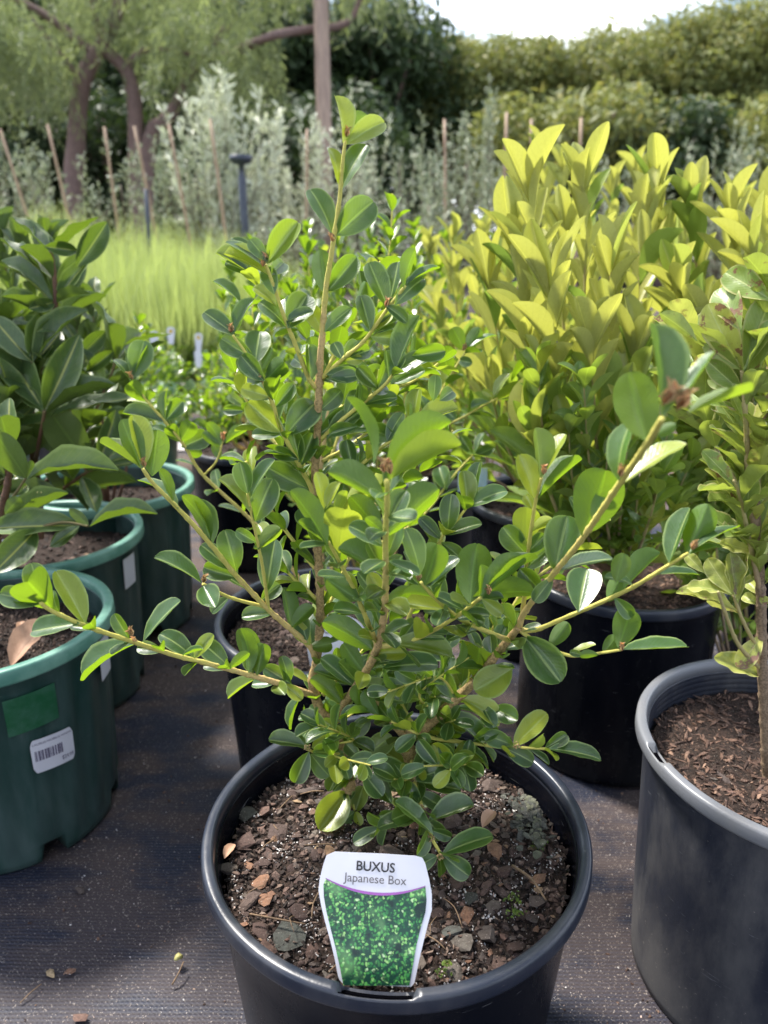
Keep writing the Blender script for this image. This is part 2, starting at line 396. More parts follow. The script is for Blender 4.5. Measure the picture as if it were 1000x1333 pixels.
def join_np(parts):
    """parts list of (V,F,UV?) -> joined arrays with per-size faces"""
    Vs, Fs, Us, off = [], {}, {}, 0
    for V, F, U in parts:
        Vs.append(V); Fs.setdefault(F.shape[1], []).append(F+off); Us.setdefault(F.shape[1], []).append(U); off += len(V)
    V = np.concatenate(Vs); ks = sorted(Fs)
    F = [np.concatenate(Fs[k]) for k in ks]
    U = None
    if all(u is not None for k in ks for u in Us[k]): U = np.concatenate([np.concatenate(Us[k]) for k in ks])
    return V, F, U
def instance_np(T, mats):
    """template (V,F,UV) at many 4x4 -> joined arrays"""
    V, F, U = T; m = np.asarray(mats, dtype=np.float32); n = len(m)
    VV = np.einsum('nij,vj->nvi', m[:, :3, :3], V) + m[:, None, :3, 3]
    FF = F[None] + (np.arange(n)*len(V))[:, None, None]
    return VV.reshape(-1, 3), FF.reshape(-1, F.shape[1]), (np.tile(U, (n, 1)) if U is not None else None)

# leaf template: length 1 along +Y, width 1 in X, upper face +Z
def leaf_T(nu=10, nv=3, a=.8, b=.5, curl=.12, cup=.10, wave=0, notch=0, twist=0, base=.03, seed=0, side=0, asp=.5):
    r_ = random.Random(seed); s0 = a/(a+b); pk = s0**a*(1-s0)**b
    V, UV = [], []
    ph = r_.random()*6
    for i in range(nu+1):
        s = 1-(1-i/nu)**1.45
        wd = max(s**a*(1-s)**b/pk, 0)
        if i == 0: wd = base
        if i == nu: wd = .10
        wd = max(wd, base if s < .5 else 0.05)
        for j in range(-nv, nv+1):
            q = j/nv; x = q*wd*.5
            z = cup*1.7*asp*(abs(q)**1.3)*wd*.5 + curl*(s-s*s)*1.3 + wave*math.sin(s*17+ph+q*1.2)*abs(q)*wd*asp*2
            y = s - (notch*(1-abs(q)) if s > .93 else 0)
            tw = twist*s
            x2 = x*math.cos(tw)-z*math.sin(tw)*.5; z2 = z+x*math.sin(tw)*asp
            V.append((x2+side*(s-s*s)*2, y, z2)); UV.append((.5+.5*q, s))
    F, UL = [], []
    W_ = 2*nv+1
    for i in range(nu):
        for j in range(W_-1):
            f = (i*W_+j, i*W_+j+1, (i+1)*W_+j+1, (i+1)*W_+j); F.append(f); UL += [UV[k] for k in f]
    return np.array(V, dtype=np.float32), np.array(F), np.array(UL, dtype=np.float32)
def leaf_set(n, **kw):
    res = []
    for k in range(n):
        q = dict(kw)
        q['curl'] = kw.get('curl', .1)*rnd.uniform(-.1, 2.0); q['cup'] = kw.get('cup', .1)*rnd.uniform(.4, 1.7)
        q['twist'] = rnd.uniform(-.35, .35); q['side'] = rnd.uniform(-.06, .06); q['seed'] = k; q['a'] = kw.get('a', .8)*rnd.uniform(.92, 1.1)
        res.append(leaf_T(**q))
    return res
LS = {
 'box': (leaf_set(12, nu=10, nv=3, a=.78, b=.46, curl=.16, cup=.45, notch=.014, wave=.010), 'box_leaf', .56),
 'box_lo': (leaf_set(6, nu=4, nv=1, a=.78, b=.46, curl=.13, cup=.2), 'box_leaf', .56),
 'laurel': (leaf_set(10, nu=12, nv=3, a=.85, b=.72, curl=.16, cup=.5, wave=.03, asp=.38), 'laurel_leaf', .38),
 'gold': (leaf_set(12, nu=9, nv=2, a=1.0, b=.68, curl=.08, cup=.6, asp=.3), 'gold_leaf', .30),
 'lime': (leaf_set(8, nu=8, nv=2, a=.95, b=.6, curl=.15, cup=.25), 'lime_leaf', .44),
 'speckled': (leaf_set(8, nu=12, nv=3, a=1.0, b=.55, curl=.14, cup=.3, wave=.03), 'speckled_leaf', .42),
 'pale': (leaf_set(6, nu=12, nv=3, a=1.0, b=.55, curl=.14, cup=.25, wave=.05), 'pale_leaf', .42),
}
LM = {}
for k, (ts, mt, _) in LS.items():
    LM[k] = [mesh_np('leaf', t[0], t[1], M[mt], t[2]) for t in ts]

def leaf_frame(p0, d, nrm, L_, W_):
    y = d.normalized(); z = (nrm - y*nrm.dot(y))
    if z.length < 1e-5: z = y.orthogonal()
    z.normalize(); x = y.cross(z)
    m = Matrix((( x.x*W_, y.x*L_, z.x*L_, p0.x), (x.y*W_, y.y*L_, z.y*L_, p0.y), (x.z*W_, y.z*L_, z.z*L_, p0.z), (0, 0, 0, 1)))
    return m

# tubes
def catmull(nodes, step):
    """nodes: list of (Vector, radius) -> resampled list"""
    pts = [n[0] for n in nodes]; rs = [n[1] for n in nodes]
    if len(pts) == 2: pts = [pts[0], (pts[0]+pts[1])/2, pts[1]]; rs = [rs[0], (rs[0]+rs[1])/2, rs[1]]
    out_ = []
    for i in range(len(pts)-1):
        p0 = pts[max(i-1, 0)]; p1 = pts[i]; p2 = pts[i+1]; p3 = pts[min(i+2, len(pts)-1)]
        n_ = max(2, int((p2-p1).length/step))
        for k in range(n_):
            t = k/n_; t2 = t*t; t3 = t2*t
            q = .5*((2*p1)+(-p0+p2)*t+(2*p0-5*p1+4*p2-p3)*t2+(-p0+3*p1-3*p2+p3)*t3)
            out_.append((q, rs[i]*(1-t)+rs[i+1]*t))
    out_.append((pts[-1], rs[-1])); return out_
def tube_np(path, sides=8, knob=0, noise_a=0, age0=.0012, age1=.0032, phase=0):
    V, F, A = [], [], []
    n_ = len(path); t_prev = None; nr = None; acc = 0
    for i, (p, r) in enumerate(path):
        t = (path[min(i+1, n_-1)][0]-path[max(i-1, 0)][0])
        t = t.normalized() if t.length > 1e-9 else Vector((0, 0, 1))
        if nr is None: nr = t.orthogonal().normalized()
        else:
            nr = nr - t*nr.dot(t); nr = nr.normalized() if nr.length > 1e-6 else t.orthogonal().normalized()
        bn = t.cross(nr)
        if i: acc += (p-path[i-1][0]).length
        rr = r*(1+knob*max(0, math.cos((acc+phase)*6.283/.016))**6)
        for k in range(sides):
            a_ = 6.2832*k/sides
            d = nr*math.cos(a_)+bn*math.sin(a_)
            q = p+d*rr
            if noise_a: q = p + d*rr*(1+noise_a*noise.noise(q*350))
            V.append(q[:]); A.append(min(1, max(0, (r-age0)/(age1-age0))))
    for i in range(n_-1):
        for k in range(sides):
            F.append((i*sides+k, i*sides+(k+1) % sides, (i+1)*sides+(k+1) % sides, (i+1)*sides+k))
    o0 = len(V); V.append(path[-1][0][:]); A.append(A[-1]); V.append(path[0][0][:]); A.append(A[0])
    T3 = []
    for k in range(sides):
        T3.append(((n_-1)*sides+k, (n_-1)*sides+(k+1) % sides, o0)); T3.append(((k+1) % sides, k, o0+1))
    return np.array(V), [np.array(F), np.array(T3)], np.array(A)
def tubes_mesh(name, tubes, mat):
    Vs, F4, F3, As, off = [], [], [], [], 0
    for V, F, A in tubes:
        Vs.append(V); F4.append(F[0]+off); F3.append(F[1]+off); As.append(A); off += len(V)
    return mesh_np(name, np.concatenate(Vs), [np.concatenate(F4), np.concatenate(F3)], mat, None, True, ('age', np.concatenate(As)))

# angular fragments
def hull_T(seed, flat=.5, n=11, pts=None):
    r_ = random.Random(seed); bm = bmesh.new()
    for k in range(n):
        v = Vector((r_.gauss(0, 1), r_.gauss(0, 1), r_.gauss(0, 1))).normalized()*r_.uniform(.8, 1.05)
        bm.verts.new((v.x*.5, v.y*.5, v.z*.5*flat))
    bmesh.ops.convex_hull(bm, input=bm.verts)
    bm.verts.ensure_lookup_table()
    used = [v for v in bm.verts if v.link_faces]
    idx = {v: i for i, v in enumerate(used)}
    V = np.array([v.co[:] for v in used], dtype=np.float32)
    F = np.array([[idx[v] for v in f.verts] for f in bm.faces if len(f.verts) == 3])
    bm.free(); return V, F, None
HULL = [hull_T(k, rnd.uniform(.4, .8), 14) for k in range(10)]
HULLS = [hull_T(k+50, .8, 8) for k in range(8)]
def rot(z=None, tilt=.4):
    e = Matrix.Rotation(rnd.uniform(0, 6.283) if z is None else z, 4, 'Z') @ Matrix.Rotation(rnd.uniform(-tilt, tilt), 4, 'X') @ Matrix.Rotation(rnd.uniform(-tilt, tilt), 4, 'Y')
    return e
def frag_joined(name, places, mat, parent=None, temps=None, tilt=3.1):
    temps = temps or HULLS; groups = {}
    for (p, s) in places:
        sx, sy, sz = s if isinstance(s, tuple) else (s*rnd.uniform(.7, 1.3), s*rnd.uniform(.7, 1.3), s*rnd.uniform(.6, 1.1))
        m = Matrix.Translation(p) @ rot(None, tilt) @ Matrix.Diagonal((sx, sy, sz, 1))
        groups.setdefault(rnd.randrange(len(temps)), []).append(np.array(m))
    parts = [instance_np(temps[k], np.array(v)) for k, v in groups.items()]
    V, F, U = join_np(parts)
    base = ORIG[parent.as_pointer()].translation if parent is not None else Vector((0, 0, 0))
    me = mesh_np(name, V-np.array(base), F, mat, None, False)
    return link(name, me, parent, Matrix.Translation(base), kind='stuff')
# ================================================================== GROUND
def axis_pts(near, far, step):
    a = list(np.arange(-near, near+1e-6, step)); x = near; s = step
    while x < far: s *= 1.35; x += s; a += [x]; a = [-x]+a
    return np.array(sorted(a))
gx = axis_pts(1.6, 260, .02); gy = axis_pts(1.6, 260, .02)+.9
X, Y = np.meshgrid(gx, gy); Z = np.zeros_like(X)
def gz(x, y):
    f = max(0, 1-max(abs(x)/1.65, abs(y-.9)/1.65))
    return (noise.noise(Vector((x*3, y*3, 1)))*.0035+noise.noise(Vector((x*9, y*22, 5)))*.0016)*min(1, f*5)-.002
for i in range(X.shape[0]):
    if gy[i] > 2.8 or gy[i] < -.8: continue
    for j in range(X.shape[1]):
        if abs(gx[j]) < 1.7:
            x, y = X[i, j], Y[i, j]
            f = max(0, 1-max(abs(x)/1.65, abs(y-.9)/1.65))
            Z[i, j] = (noise.noise(Vector((x*3, y*3, 1)))*.0035+noise.noise(Vector((x*9, y*22, 5)))*.0016)*min(1, f*5)-.002
nx_, ny_ = len(gx), len(gy)
ii = np.arange(nx_*ny_).reshape(ny_, nx_)
F = np.stack([ii[:-1, :-1], ii[:-1, 1:], ii[1:, 1:], ii[1:, :-1]], -1).reshape(-1, 4)
me = mesh_np('ground', np.stack([X, Y, Z], -1).reshape(-1, 3), F, M['ground'])
g = link('ground', me, kind='structure', label='dark woven weed mat with brown dirt')
# loose grit on the mat
pl = []
for k in range(6000):
    y = .45+rnd.random()**1.3*1.5; x = rnd.uniform(-.62, .62)*(y+.25)
    if noise.noise(Vector((x*4, y*4, 3))) + rnd.uniform(-.45, .45) < .1: continue
    s = rnd.choice([.0009, .0013, .0018, .0026, .001])
    pl.append((Vector((x, y, gz(x, y)+.0003)), s))
o = frag_joined('grit', pl, M['perlite'])
tagm(o, 'fine pale grit and perlite specks scattered over the weed mat', 'grit')
pl = []
for k in range(3000):
    y = .45+rnd.random()**1.3*1.6; x = rnd.uniform(-.62, .62)*(y+.25)
    if noise.noise(Vector((x*3, y*3, 13))) + rnd.uniform(-.3, .3) < 0: continue
    pl.append((Vector((x, y, gz(x, y)+.0006)), rnd.choice([.0014, .0022, .0034, .0052])))
o = frag_joined('soil_crumbs', pl, M['mulch'])
tagm(o, 'brown crumbs of spilled potting mix lying on the weed mat', 'soil')

# ================================================================== POTS
def lathe(prof, seg, fn=None, closed=False):
    V = []
    for (r, z) in prof:
        for k in range(seg):
            a = 6.283185*k/seg
            rr, zz = (r, z) if fn is None else fn(a, r, z)
            V.append((rr*math.cos(a), rr*math.sin(a), zz))
    n_ = len(prof); F = []
    for i in range(n_ if closed else n_-1):
        i2 = (i+1) % n_
        for k in range(seg):
            k2 = (k+1) % seg
            F.append((i*seg+k, i*seg+k2, i2*seg+k2, i2*seg+k))
    return np.array(V), np.array(F)
def adiff(a, b): return abs((a-b+math.pi) % (2*math.pi)-math.pi)
POTS = {}
def soilz(key, x, y):
    p = POTS[key]; d = math.hypot(x-p['c'].x, y-p['c'].y)/p['R']
    return p['soil'] + noise.noise(Vector((x*22, y*22, 2)))*.006 + noise.noise(Vector((x*60, y*60, 7)))*.0025 - .006*max(0, d-.6)
def pot(key, cx, cy, Rr, H, style, label, depth=.035, seg=128, slots=(), rb=.80, lip=.0105, detail=1, name='nursery_pot', group='nursery pots standing on the weed mat', ridges=False, base_z=0.0):
    root = thing(name, label, 'pot', (cx, cy, base_z), group)
    Rw = Rr-.0075
    green = style == 'green'
    nf = 20
    def wallfn(a, r, z):
        if not green or r < .3*Rr: return r, z
        f = (a*nf/6.2832) % 1
        if z < H-.03 and z > .03: r += .0016*(1 if f < .5 else -1)*min(1, (H-.03-z)/.02)
        if z < .028 and (a*7/6.2832) % 1 < .22: z = .028
        return r, z
    def taper(z): return rb*Rr+(Rw-rb*Rr)*(z/H)**.9
    zs = [H-.010, H-.02, H-.03, H-.034, H-.06, H*.6, H*.35, .032, .028, .012, .003]
    wall = [(taper(z) - (.0012 if (z < H-.032) else 0), z) for z in zs]
    prof = [(Rw-.0022, H-.012)] + wall + [(rb*Rr*.97, .001), (rb*Rr*.5, .004), (.004, .004)]
    inner = [(Rw-.0022, H-.012)]
    nr_ = 26
    for k in range(nr_):
        z = H-.012-(depth+.02)*k/nr_; rr = taper(z)-.0035-(.0011 if (k % 3 == 0) else 0)*(1 if ridges else .3)
        inner.append((rr, z))
    prof = inner[::-1] + prof[1:]
    V, F = lathe(prof, seg, wallfn)
    wm = M['pot_green'] if green else (M['pot_grey'] if style == 'grey' else M['pot_black'])
    Mx = Matrix.Translation((cx, cy, base_z))
    link('wall', mesh_np('wall', V, F, wm), root, Mx)
    rp = [(Rr-lip-.0008, H-.014), (Rr-lip, H-.006), (Rr-lip+.0012, H-.0012), (Rr-lip+.003, H), (Rr-.0030, H), (Rr-.0010, H-.0009), (Rr, H-.003), (Rr+.0003, H-.012), (Rr-.0003, H-.0142), (Rr-.003, H-.0148), (Rw-.0006, H-.0142)]
    if green: rp = [(r+(.003 if r > Rr-.006 else 0), z-(.004 if z < H-.011 else 0)) for r, z in rp]
    def rimfn(a, r, z):
        for (t, hw) in slots:
            if adiff(a, t) < hw and z > H-.004 and r < Rr-.002 and r > Rr-lip-.0005: z = H-.0143
        r *= 1+.0025*math.sin(2*a+cx*9)+.0008*math.sin(9*a); 
        return r, z
    V, F = lathe(rp, 256 if slots else seg, rimfn, True)
    rm = M['rim_green'] if green else (M['rim_worn'] if style == 'grey' else M['rim_black'])
    link('rim', mesh_np('rim', V, F, rm), root, Mx)
    for (t, hw) in slots:  # added matte black lining, its colour stands in for shade in the rim recess
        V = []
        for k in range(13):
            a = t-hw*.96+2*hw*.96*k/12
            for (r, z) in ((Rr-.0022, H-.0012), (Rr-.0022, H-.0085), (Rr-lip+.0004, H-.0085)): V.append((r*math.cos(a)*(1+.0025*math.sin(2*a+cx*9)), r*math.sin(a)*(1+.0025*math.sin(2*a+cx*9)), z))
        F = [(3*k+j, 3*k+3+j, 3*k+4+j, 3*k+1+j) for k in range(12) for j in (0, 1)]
        link('slot', mesh_np('slot', np.array(V), np.array(F), M['slotshade'], None, False), root, Mx)  # added lining, painted shade inside the rim slot
    POTS[key] = dict(root=root, c=Vector((cx, cy, 0)), R=Rr, H=H+base_z, soil=H-depth+base_z, Rw=Rw, taper=taper, Mx=Mx)
    # soil
    V = []; rs = [0]+[(.06*k) for k in range(1, 17)]; sg = 72
    for q in rs:
        for k in range(sg):
            a = 6.2832*k/sg; r = q*(Rw-.005)
            x, y = cx+r*math.cos(a), cy+r*math.sin(a)
            V.append((r*math.cos(a), r*math.sin(a), soilz(key, x, y)-base_z))
    F = []
    for i in range(len(rs)-1):
        for k in range(sg): F.append((i*sg+k, i*sg+(k+1) % sg, (i+1)*sg+(k+1) % sg, (i+1)*sg+k))
    so_ = link('soil', mesh_np('soil', np.array(V), np.array(F), M['soil']), root, Mx)
    POTS[key]['soilobj'] = so_
    if detail >= 1:
        n_ = {1: 500, 2: 2600, 3: 6500}[detail]
        pl = []
        for k in range(n_):
            r = math.sqrt(rnd.random())*(Rw-.008); a = rnd.uniform(0, 6.2832)
            x, y = cx+r*math.cos(a), cy+r*math.sin(a)
            s = rnd.choice([.0018, .0025, .0035, .005, .007]) if detail < 3 else rnd.choice([.0018, .0026, .0036, .005, .007])
            if detail == 1: s *= 1.7
            if detail == 2:
                s3 = (s*rnd.uniform(1.5, 3.2), s*.8, s*.5)
            else: s3 = s
            pl.append((Vector((x, y, soilz(key, x, y)+s*.1)), s3))
        frag_joined('crumbs', pl, M['mulch'] if detail == 2 else M['crumb'], so_, tilt=3.1 if detail == 3 else .5)
    return root
def on_pot(key, th, z, off=.0006):
    p = POTS[key]; r = p['taper'](z)+off
    return Vector((p['c'].x+r*math.cos(th), p['c'].y+r*math.sin(th), z))
def ray_pot(key, px, py):
    """where the sight line meets the wall: (theta, z)"""
    p = POTS[key]; d = ray(px, py); lo = None
    for k in range(4000):
        t = .3+k*.0008; q = Vector((0, 0, CAMH))+d*t
        if q.z < p['H'] and math.hypot(q.x-p['c'].x, q.y-p['c'].y) < p['taper'](max(q.z, .001)):
            return math.atan2(q.y-p['c'].y, q.x-p['c'].x), q.z
    return None

HZ = .27
hero_c = (0.0105, .528)
front_th = math.atan2(-1, 0)
pot('hero', *hero_c, .1630, HZ, 'black', 'glossy black plastic pot in front holding the tagged box shrub', depth=.034, seg=160, slots=[(R(264), R(9.2))], detail=3, lip=.0105)
pot('right', .402, .613, .155, .29, 'grey', 'scuffed dusty black pot at the right edge with a slotted worn rim', depth=.036, slots=[(R(187), R(4.5))], rb=.85, detail=2, ridges=True, lip=.011)
pot('g1', -.507, .865, .155, .29, 'green', 'large green pot at the left edge with a barcode price sticker', depth=.045, rb=.86, detail=3)
pot('g2', -.560, 1.165, .158, .29, 'green', 'green pot with torn white label, second from the front on the left', depth=.045, rb=.86)
pot('g3', -.535, 1.425, .158, .29, 'green', 'green pot furthest back of the left laurel row, partly behind a box shoot', depth=.05, rb=.86)
pot('g4', -.88, 1.12, .155, .29, 'green', 'green pot at the left edge behind the near pot, with a blue label above it', depth=.045, rb=.86)
pot('b1', -.068, .915, .155, .27, 'black', 'black pot right behind the front one, holding a second small BUXUS tag', depth=.03, rb=.86, detail=3)
pot('b2', -.31, 1.78, .158, .28, 'black', 'black pot in shade between the green pots and the box shrub stem', depth=.03, rb=.9)
pot('y1', .350, 1.035, .148, .285, 'black', 'big black pot on the right behind the box branches, under gold shrub', depth=.025, rb=.94, detail=2)
pot('y2', .315, 1.37, .155, .28, 'black', 'grey black pot behind the small forked box shoot, dark soil showing', depth=.035, rb=.94)
pot('b3', .06, 1.60, .155, .28, 'grey', 'black pot far behind the centre of the box shrub, mostly hidden', depth=.035, rb=.94)
pot('y3', .735, 1.16, .155, .285, 'black', 'black pot in the second row behind the right edge pot', depth=.03, rb=.94)

# ------------------------------------------------------------- curved patches on the near green pot
def patch(key, th0, th1, z0, z1, name, mat, off, parent, shear=0.0, nx=14, rc=0, kind=None):
    V, F = [], []; ny = 6
    for j in range(ny+1):
        for i in range(nx+1):
            u, v = i/nx, j/ny
            if rc:   # rounded corners
                du = max(0, abs(u-.5)-(.5-rc)); dv = max(0, abs(v-.5)-(.5-rc*1.2))
            th = th0+(th1-th0)*u; z = z0+(z1-z0)*v+shear*(u-.5)
            if rc and (i in (0, nx)) and (j in (0, ny)):
                th += (th1-th0)*rc*.35*(1 if i == 0 else -1); z += (z1-z0)*rc*.35*(1 if j == 0 else -1)
            V.append(on_pot(key, th, z, off)[:])
    for j in range(ny):
        for i in range(nx): a = j*(nx+1)+i; F.append((a, a+1, a+nx+2, a+nx+1))
    b = ORIG[parent.as_pointer()].translation
    return link(name, mesh_np(name, np.array(V)-np.array(b), np.array(F), mat), parent, Matrix.Translation(b), kind=kind)
a, b_ = ray_pot('g1', 40, 984), ray_pot('g1', 94, 966)
zc = (a[1]+b_[1])/2; hh = .0235
sticker = patch('g1', a[0], b_[0], zc-hh, zc+hh, 'price_sticker', M['paper'], .0026, POTS['g1']['root'], shear=(b_[1]-a[1])*.6, rc=.12)
th0, th1 = a[0], b_[0]; sh = (b_[1]-a[1])*.6
def st_pos(u, v): return th0+(th1-th0)*u, zc-hh+2*hh*v+sh*(u-.5)
# bars
parts = []; x = .07; r_ = random.Random(3)
while x < .70:
    wd = r_.choice([.008, .012, .02, .03])
    q = []
    for (u, v) in ((x, .36), (x+wd, .36), (x+wd, .66), (x, .66)):
        t, z = st_pos(u, v); q.append(on_pot('g1', t, z, .0031)[:])
    parts.append((np.array(q), np.array([[0, 1, 2, 3]]), None)); x += wd+r_.choice([.007, .012, .018, .03])
def text_arrays(s, size, bold=0.0, align='LEFT'):
    cu = bpy.data.curves.new('t', 'FONT'); cu.body = s; cu.size = size; cu.offset = bold; cu.resolution_u = 3; cu.align_x = align
    ob = bpy.data.objects.new('t', cu); col.objects.link(ob)
    bpy.context.view_layer.update()
    me = bpy.data.meshes.new_from_object(ob.evaluated_get(bpy.context.evaluated_depsgraph_get()))
    V = np.array([v.co[:] for v in me.vertices]); F = [list(p.vertices) for p in me.polygons]
    bpy.data.objects.remove(ob); bpy.data.curves.remove(cu); bpy.data.meshes.remove(me)
    return V, F
def poly_mesh(name, V, F, mat):
    me = bpy.data.meshes.new(name); me.from_pydata([tuple(v) for v in V], [], F); me.materials.append(mat); me.update(); return me
V, F, _ = join_np(parts)
bb = ORIG[POTS['g1']['root'].as_pointer()].translation
link('barcode', mesh_np('barcode', V-np.array(bb), F, M['barink'], None, False), sticker, Matrix.Translation(bb))
def sticker_text(s, u0, v0, su, sv):
    V, F = text_arrays(s, 1.0, 0.0)
    wdt = V[:, 0].max()
    out_ = []
    for v in V:
        t, z = st_pos(u0+su*v[0]/wdt, v0+sv*v[1]); q = on_pot('g1', t, z, .0031); out_.append((q-bb)[:])
    link('lettering', poly_mesh('lettering', out_, F, M['barink']), sticker, Matrix.Translation(bb))
sticker_text('LAURUS NOBILIS WHITE', .04, .84, .92, .085)
sticker_text('$24.99', .66, .14, .30, .16)
a, b_ = ray_pot('g1', 6, 934), ray_pot('g1', 72, 908)
patch('g1', a[0], b_[0], (a[1]+b_[1])/2-.027, (a[1]+b_[1])/2+.022, 'clean_patch', M['green_patch'], .0022, POTS['g1']['root'], shear=(b_[1]-a[1])*.35)
# torn labels on green pots 2 and 1
a = ray_pot('g2', 172, 735)
if a: patch('g2', a[0]-.22, a[0]+.02, a[1]-.030, a[1]+.022, 'torn_label', M['paper'], .0030, POTS['g2']['root'])
t1 = math.atan2(.845-.865, 1)
patch('g1', -.10, .14, .205, .262, 'torn_label', M['paper'], .0040, POTS['g1']['root'])

# ================================================================== chips on the front pot soil
hs = POTS['hero']['soilobj']; hc = POTS['hero']['c']
pl = []
for k in range(5200):
    r = math.sqrt(rnd.random())*.143; a = rnd.uniform(0, 6.2832); x, y = hc.x+r*math.cos(a), hc.y+r*math.sin(a)
    d = noise.noise(Vector((x*28, y*28, 9)))+.25*math.exp(-((x+.04)**2+(y-.50)**2)/.002)+.35*math.exp(-((x-.10)**2+(y-.47)**2)/.0012)
    if d+rnd.uniform(-.25, .25) < .12: continue
    pl.append((Vector((x, y, soilz('hero', x, y)+.0012)), rnd.choice([.001, .0013, .0017, .0022, .003])))
frag_joined('perlite', pl, M['perlite'], hs)
CH = [mesh_np('bark_chip', t[0], t[1], M['bark'], None, False) for t in HULL]
CHS = [mesh_np('stone', t[0], t[1], M['slate'], None, False) for t in HULL[:4]]
placed = []
def chip(x, y, s, asp=.7, hgt=.38, me=None, z=None, rz=None, tilt=.35, nm='bark_chip', parent=None, key='hero'):
    zz = (soilz(key, x, y)+s*hgt*.22) if z is None else z
    m = Matrix.Translation((x, y, zz)) @ rot(rz, tilt) @ Matrix.Diagonal((s, s*asp, s*hgt*1.3, 1))
    return link(nm, me or rnd.choice(CH), parent or hs, m)
def chip_px(px, py, s, **kw):
    q = PZ(px, py, POTS['hero']['soil']); placed.append((q.x, q.y, s)); return chip(q.x, q.y, s, **kw)
for (px, py, s, kw) in [(375, 1222, .034, dict(me=CHS[0], asp=.85, hgt=.2, tilt=.1, nm='stone')), (322, 1062, .024, dict(me=CHS[1], asp=.8, nm='stone')),
        (320, 1098, .026, dict()), (298, 1130, .024, dict()), (345, 1125, .022, dict(asp=.5)), (325, 1178, .025, dict(asp=.5)), (390, 1190, .022, dict()), (347, 1175, .02, dict()),
        (400, 1032, .03, dict(asp=.4)), (352, 1012, .018, dict()), (585, 1217, .022, dict(me=CHS[2], nm='stone')), (601, 1231, .024, dict(asp=.75)), (633, 1218, .028, dict(asp=.7)),
        (593, 1150, .024, dict()), (612, 1168, .022, dict(me=CHS[3], nm='stone')), (644, 1111, .026, dict(asp=.6)), (640, 1025, .026, dict()), (672, 1232, .022, dict()),
        (588, 1075, .026, dict()), (655, 1138, .020, dict()), (607, 1196, .018, dict()), (350, 1240, .02, dict()), (632, 1156, .02, dict(asp=.5))]:
    chip_px(px, py, s, **kw)
n_ = 0
for k in range(5000):
    if n_ >= 270: break
    r = math.sqrt(rnd.random())*.136; a = rnd.uniform(0, 6.2832); x, y = hc.x+r*math.cos(a), hc.y+r*math.sin(a)
    s = rnd.choice([.008, .010, .013, .016, .021, .027])
    c_ = math.exp(-((x+.03)**2+(y-.50)**2)/.0022)
    if s > .012 and rnd.random() < c_: continue
    if any(math.hypot(x-q[0], y-q[1]) < (s+q[2])*.31 for q in placed): continue
    placed.append((x, y, s)); n_ += 1; chip(x, y, s, asp=rnd.uniform(.45, .9), hgt=rnd.uniform(.2, .45))
pl = []
for k in range(900):
    r = math.sqrt(rnd.random())*.145; a = rnd.uniform(0, 6.2832); x, y = hc.x+r*math.cos(a), hc.y+r*math.sin(a)
    s = rnd.choice([.0045, .006, .008, .0105]); pl.append((Vector((x, y, soilz('hero', x, y)+s*.12)), (s, s*rnd.uniform(.4, .8), s*.5)))
frag_joined('fine_bark', pl, M['bark'], hs, temps=HULL, tilt=.6)
# algae crust clump at the right
pl = []
for k in range(230):
    a = rnd.uniform(0, 6.283); r = abs(rnd.gauss(0, .5)); q = PZ(690+38*r*math.cos(a), 1062+52*r*math.sin(a), .242)
    if math.hypot(q.x-hc.x, q.y-hc.y) > .138: continue
    s = rnd.uniform(.004, .013); pl.append((q+Vector((0, 0, .004*math.exp(-r*r)+rnd.uniform(0, .004))), (s, s*.8, s*.4)))
frag_joined('algae_crust', pl, M['slate'], hs, temps=HULL, tilt=.7)
pl = []
for (mx_, my_) in ((672, 1188), (580, 1262), (700, 1100), (500, 1075), (665, 1170)):
    for k in range(26):
        q = PZ(mx_+rnd.gauss(0, 6), my_+rnd.gauss(0, 5), .243); s = rnd.uniform(.001, .003)
        pl.append((q, (s, s, s*2)))
frag_joined('moss', pl, M['moss'], hs)
# twigs and dry bits in the pot
def small_twig(p0, p1, r, parent, bow=.004, name='dry_twig'):
    mid_ = (p0+p1)/2+Vector((rnd.uniform(-bow, bow), rnd.uniform(-bow, bow), bow*.5))
    b = ORIG[parent.as_pointer()].translation if parent else p0
    t = tube_np([(q-b, rr) for q, rr in catmull([(p0, r), (mid_, r*.9), (p1, r*.6)], .004)], 6, noise_a=.25)
    return link(name, tubes_mesh(name, [t], M['twig']), parent, Matrix.Translation(b))
small_twig(PZ(667, 1127, .247), PZ(711, 1172, .245), .0013, hs)
for k in range(26):
    r = math.sqrt(rnd.random())*.12; a = rnd.uniform(0, 6.28); q = Vector((hc.x+r*math.cos(a), hc.y+r*math.sin(a), .247)); b9 = rnd.uniform(0, 6.28); l9 = rnd.uniform(.008, .03)
    small_twig(q, q+Vector((math.cos(b9)*l9, math.sin(b9)*l9, rnd.uniform(-.001, .004))), rnd.uniform(.0003, .0007), hs, name='fibre')
small_twig(PZ(286, 1196, .245), PZ(268+30, 1210, .244), .0008, hs)
small_twig(PZ(325, 1190, .247), PZ(398, 1203, .245), .0008, hs)
DL = mesh_np('dry_leaf', *[leaf_T(8, 2, .8, .7, .25, .4, .02, seed=4)[k] for k in (0, 1)], M['dryleaf'], leaf_T(8, 2, .8, .7, .25, .4, .02, seed=4)[2])
def dry_leaf(p, d, L_, W_, parent=None, up=Vector((0, 0, 1)), name='dry_leaf'):
    return link(name, DL, parent, leaf_frame(p, d, up, L_, W_))
dry_leaf(PZ(628, 1078, .250), Vector((.6, .8, .15)), .022, .012, hs)
dry_leaf(PZ(292, 1118, .249), Vector((.4, 1, .1)), .016, .009, hs)
g1s = POTS['g1']['soilobj']
dry_leaf(PZ(14, 868, .252), Vector((.35, .75, .35)), .075, .040, g1s, up=Vector((-.2, -.7, .8)))
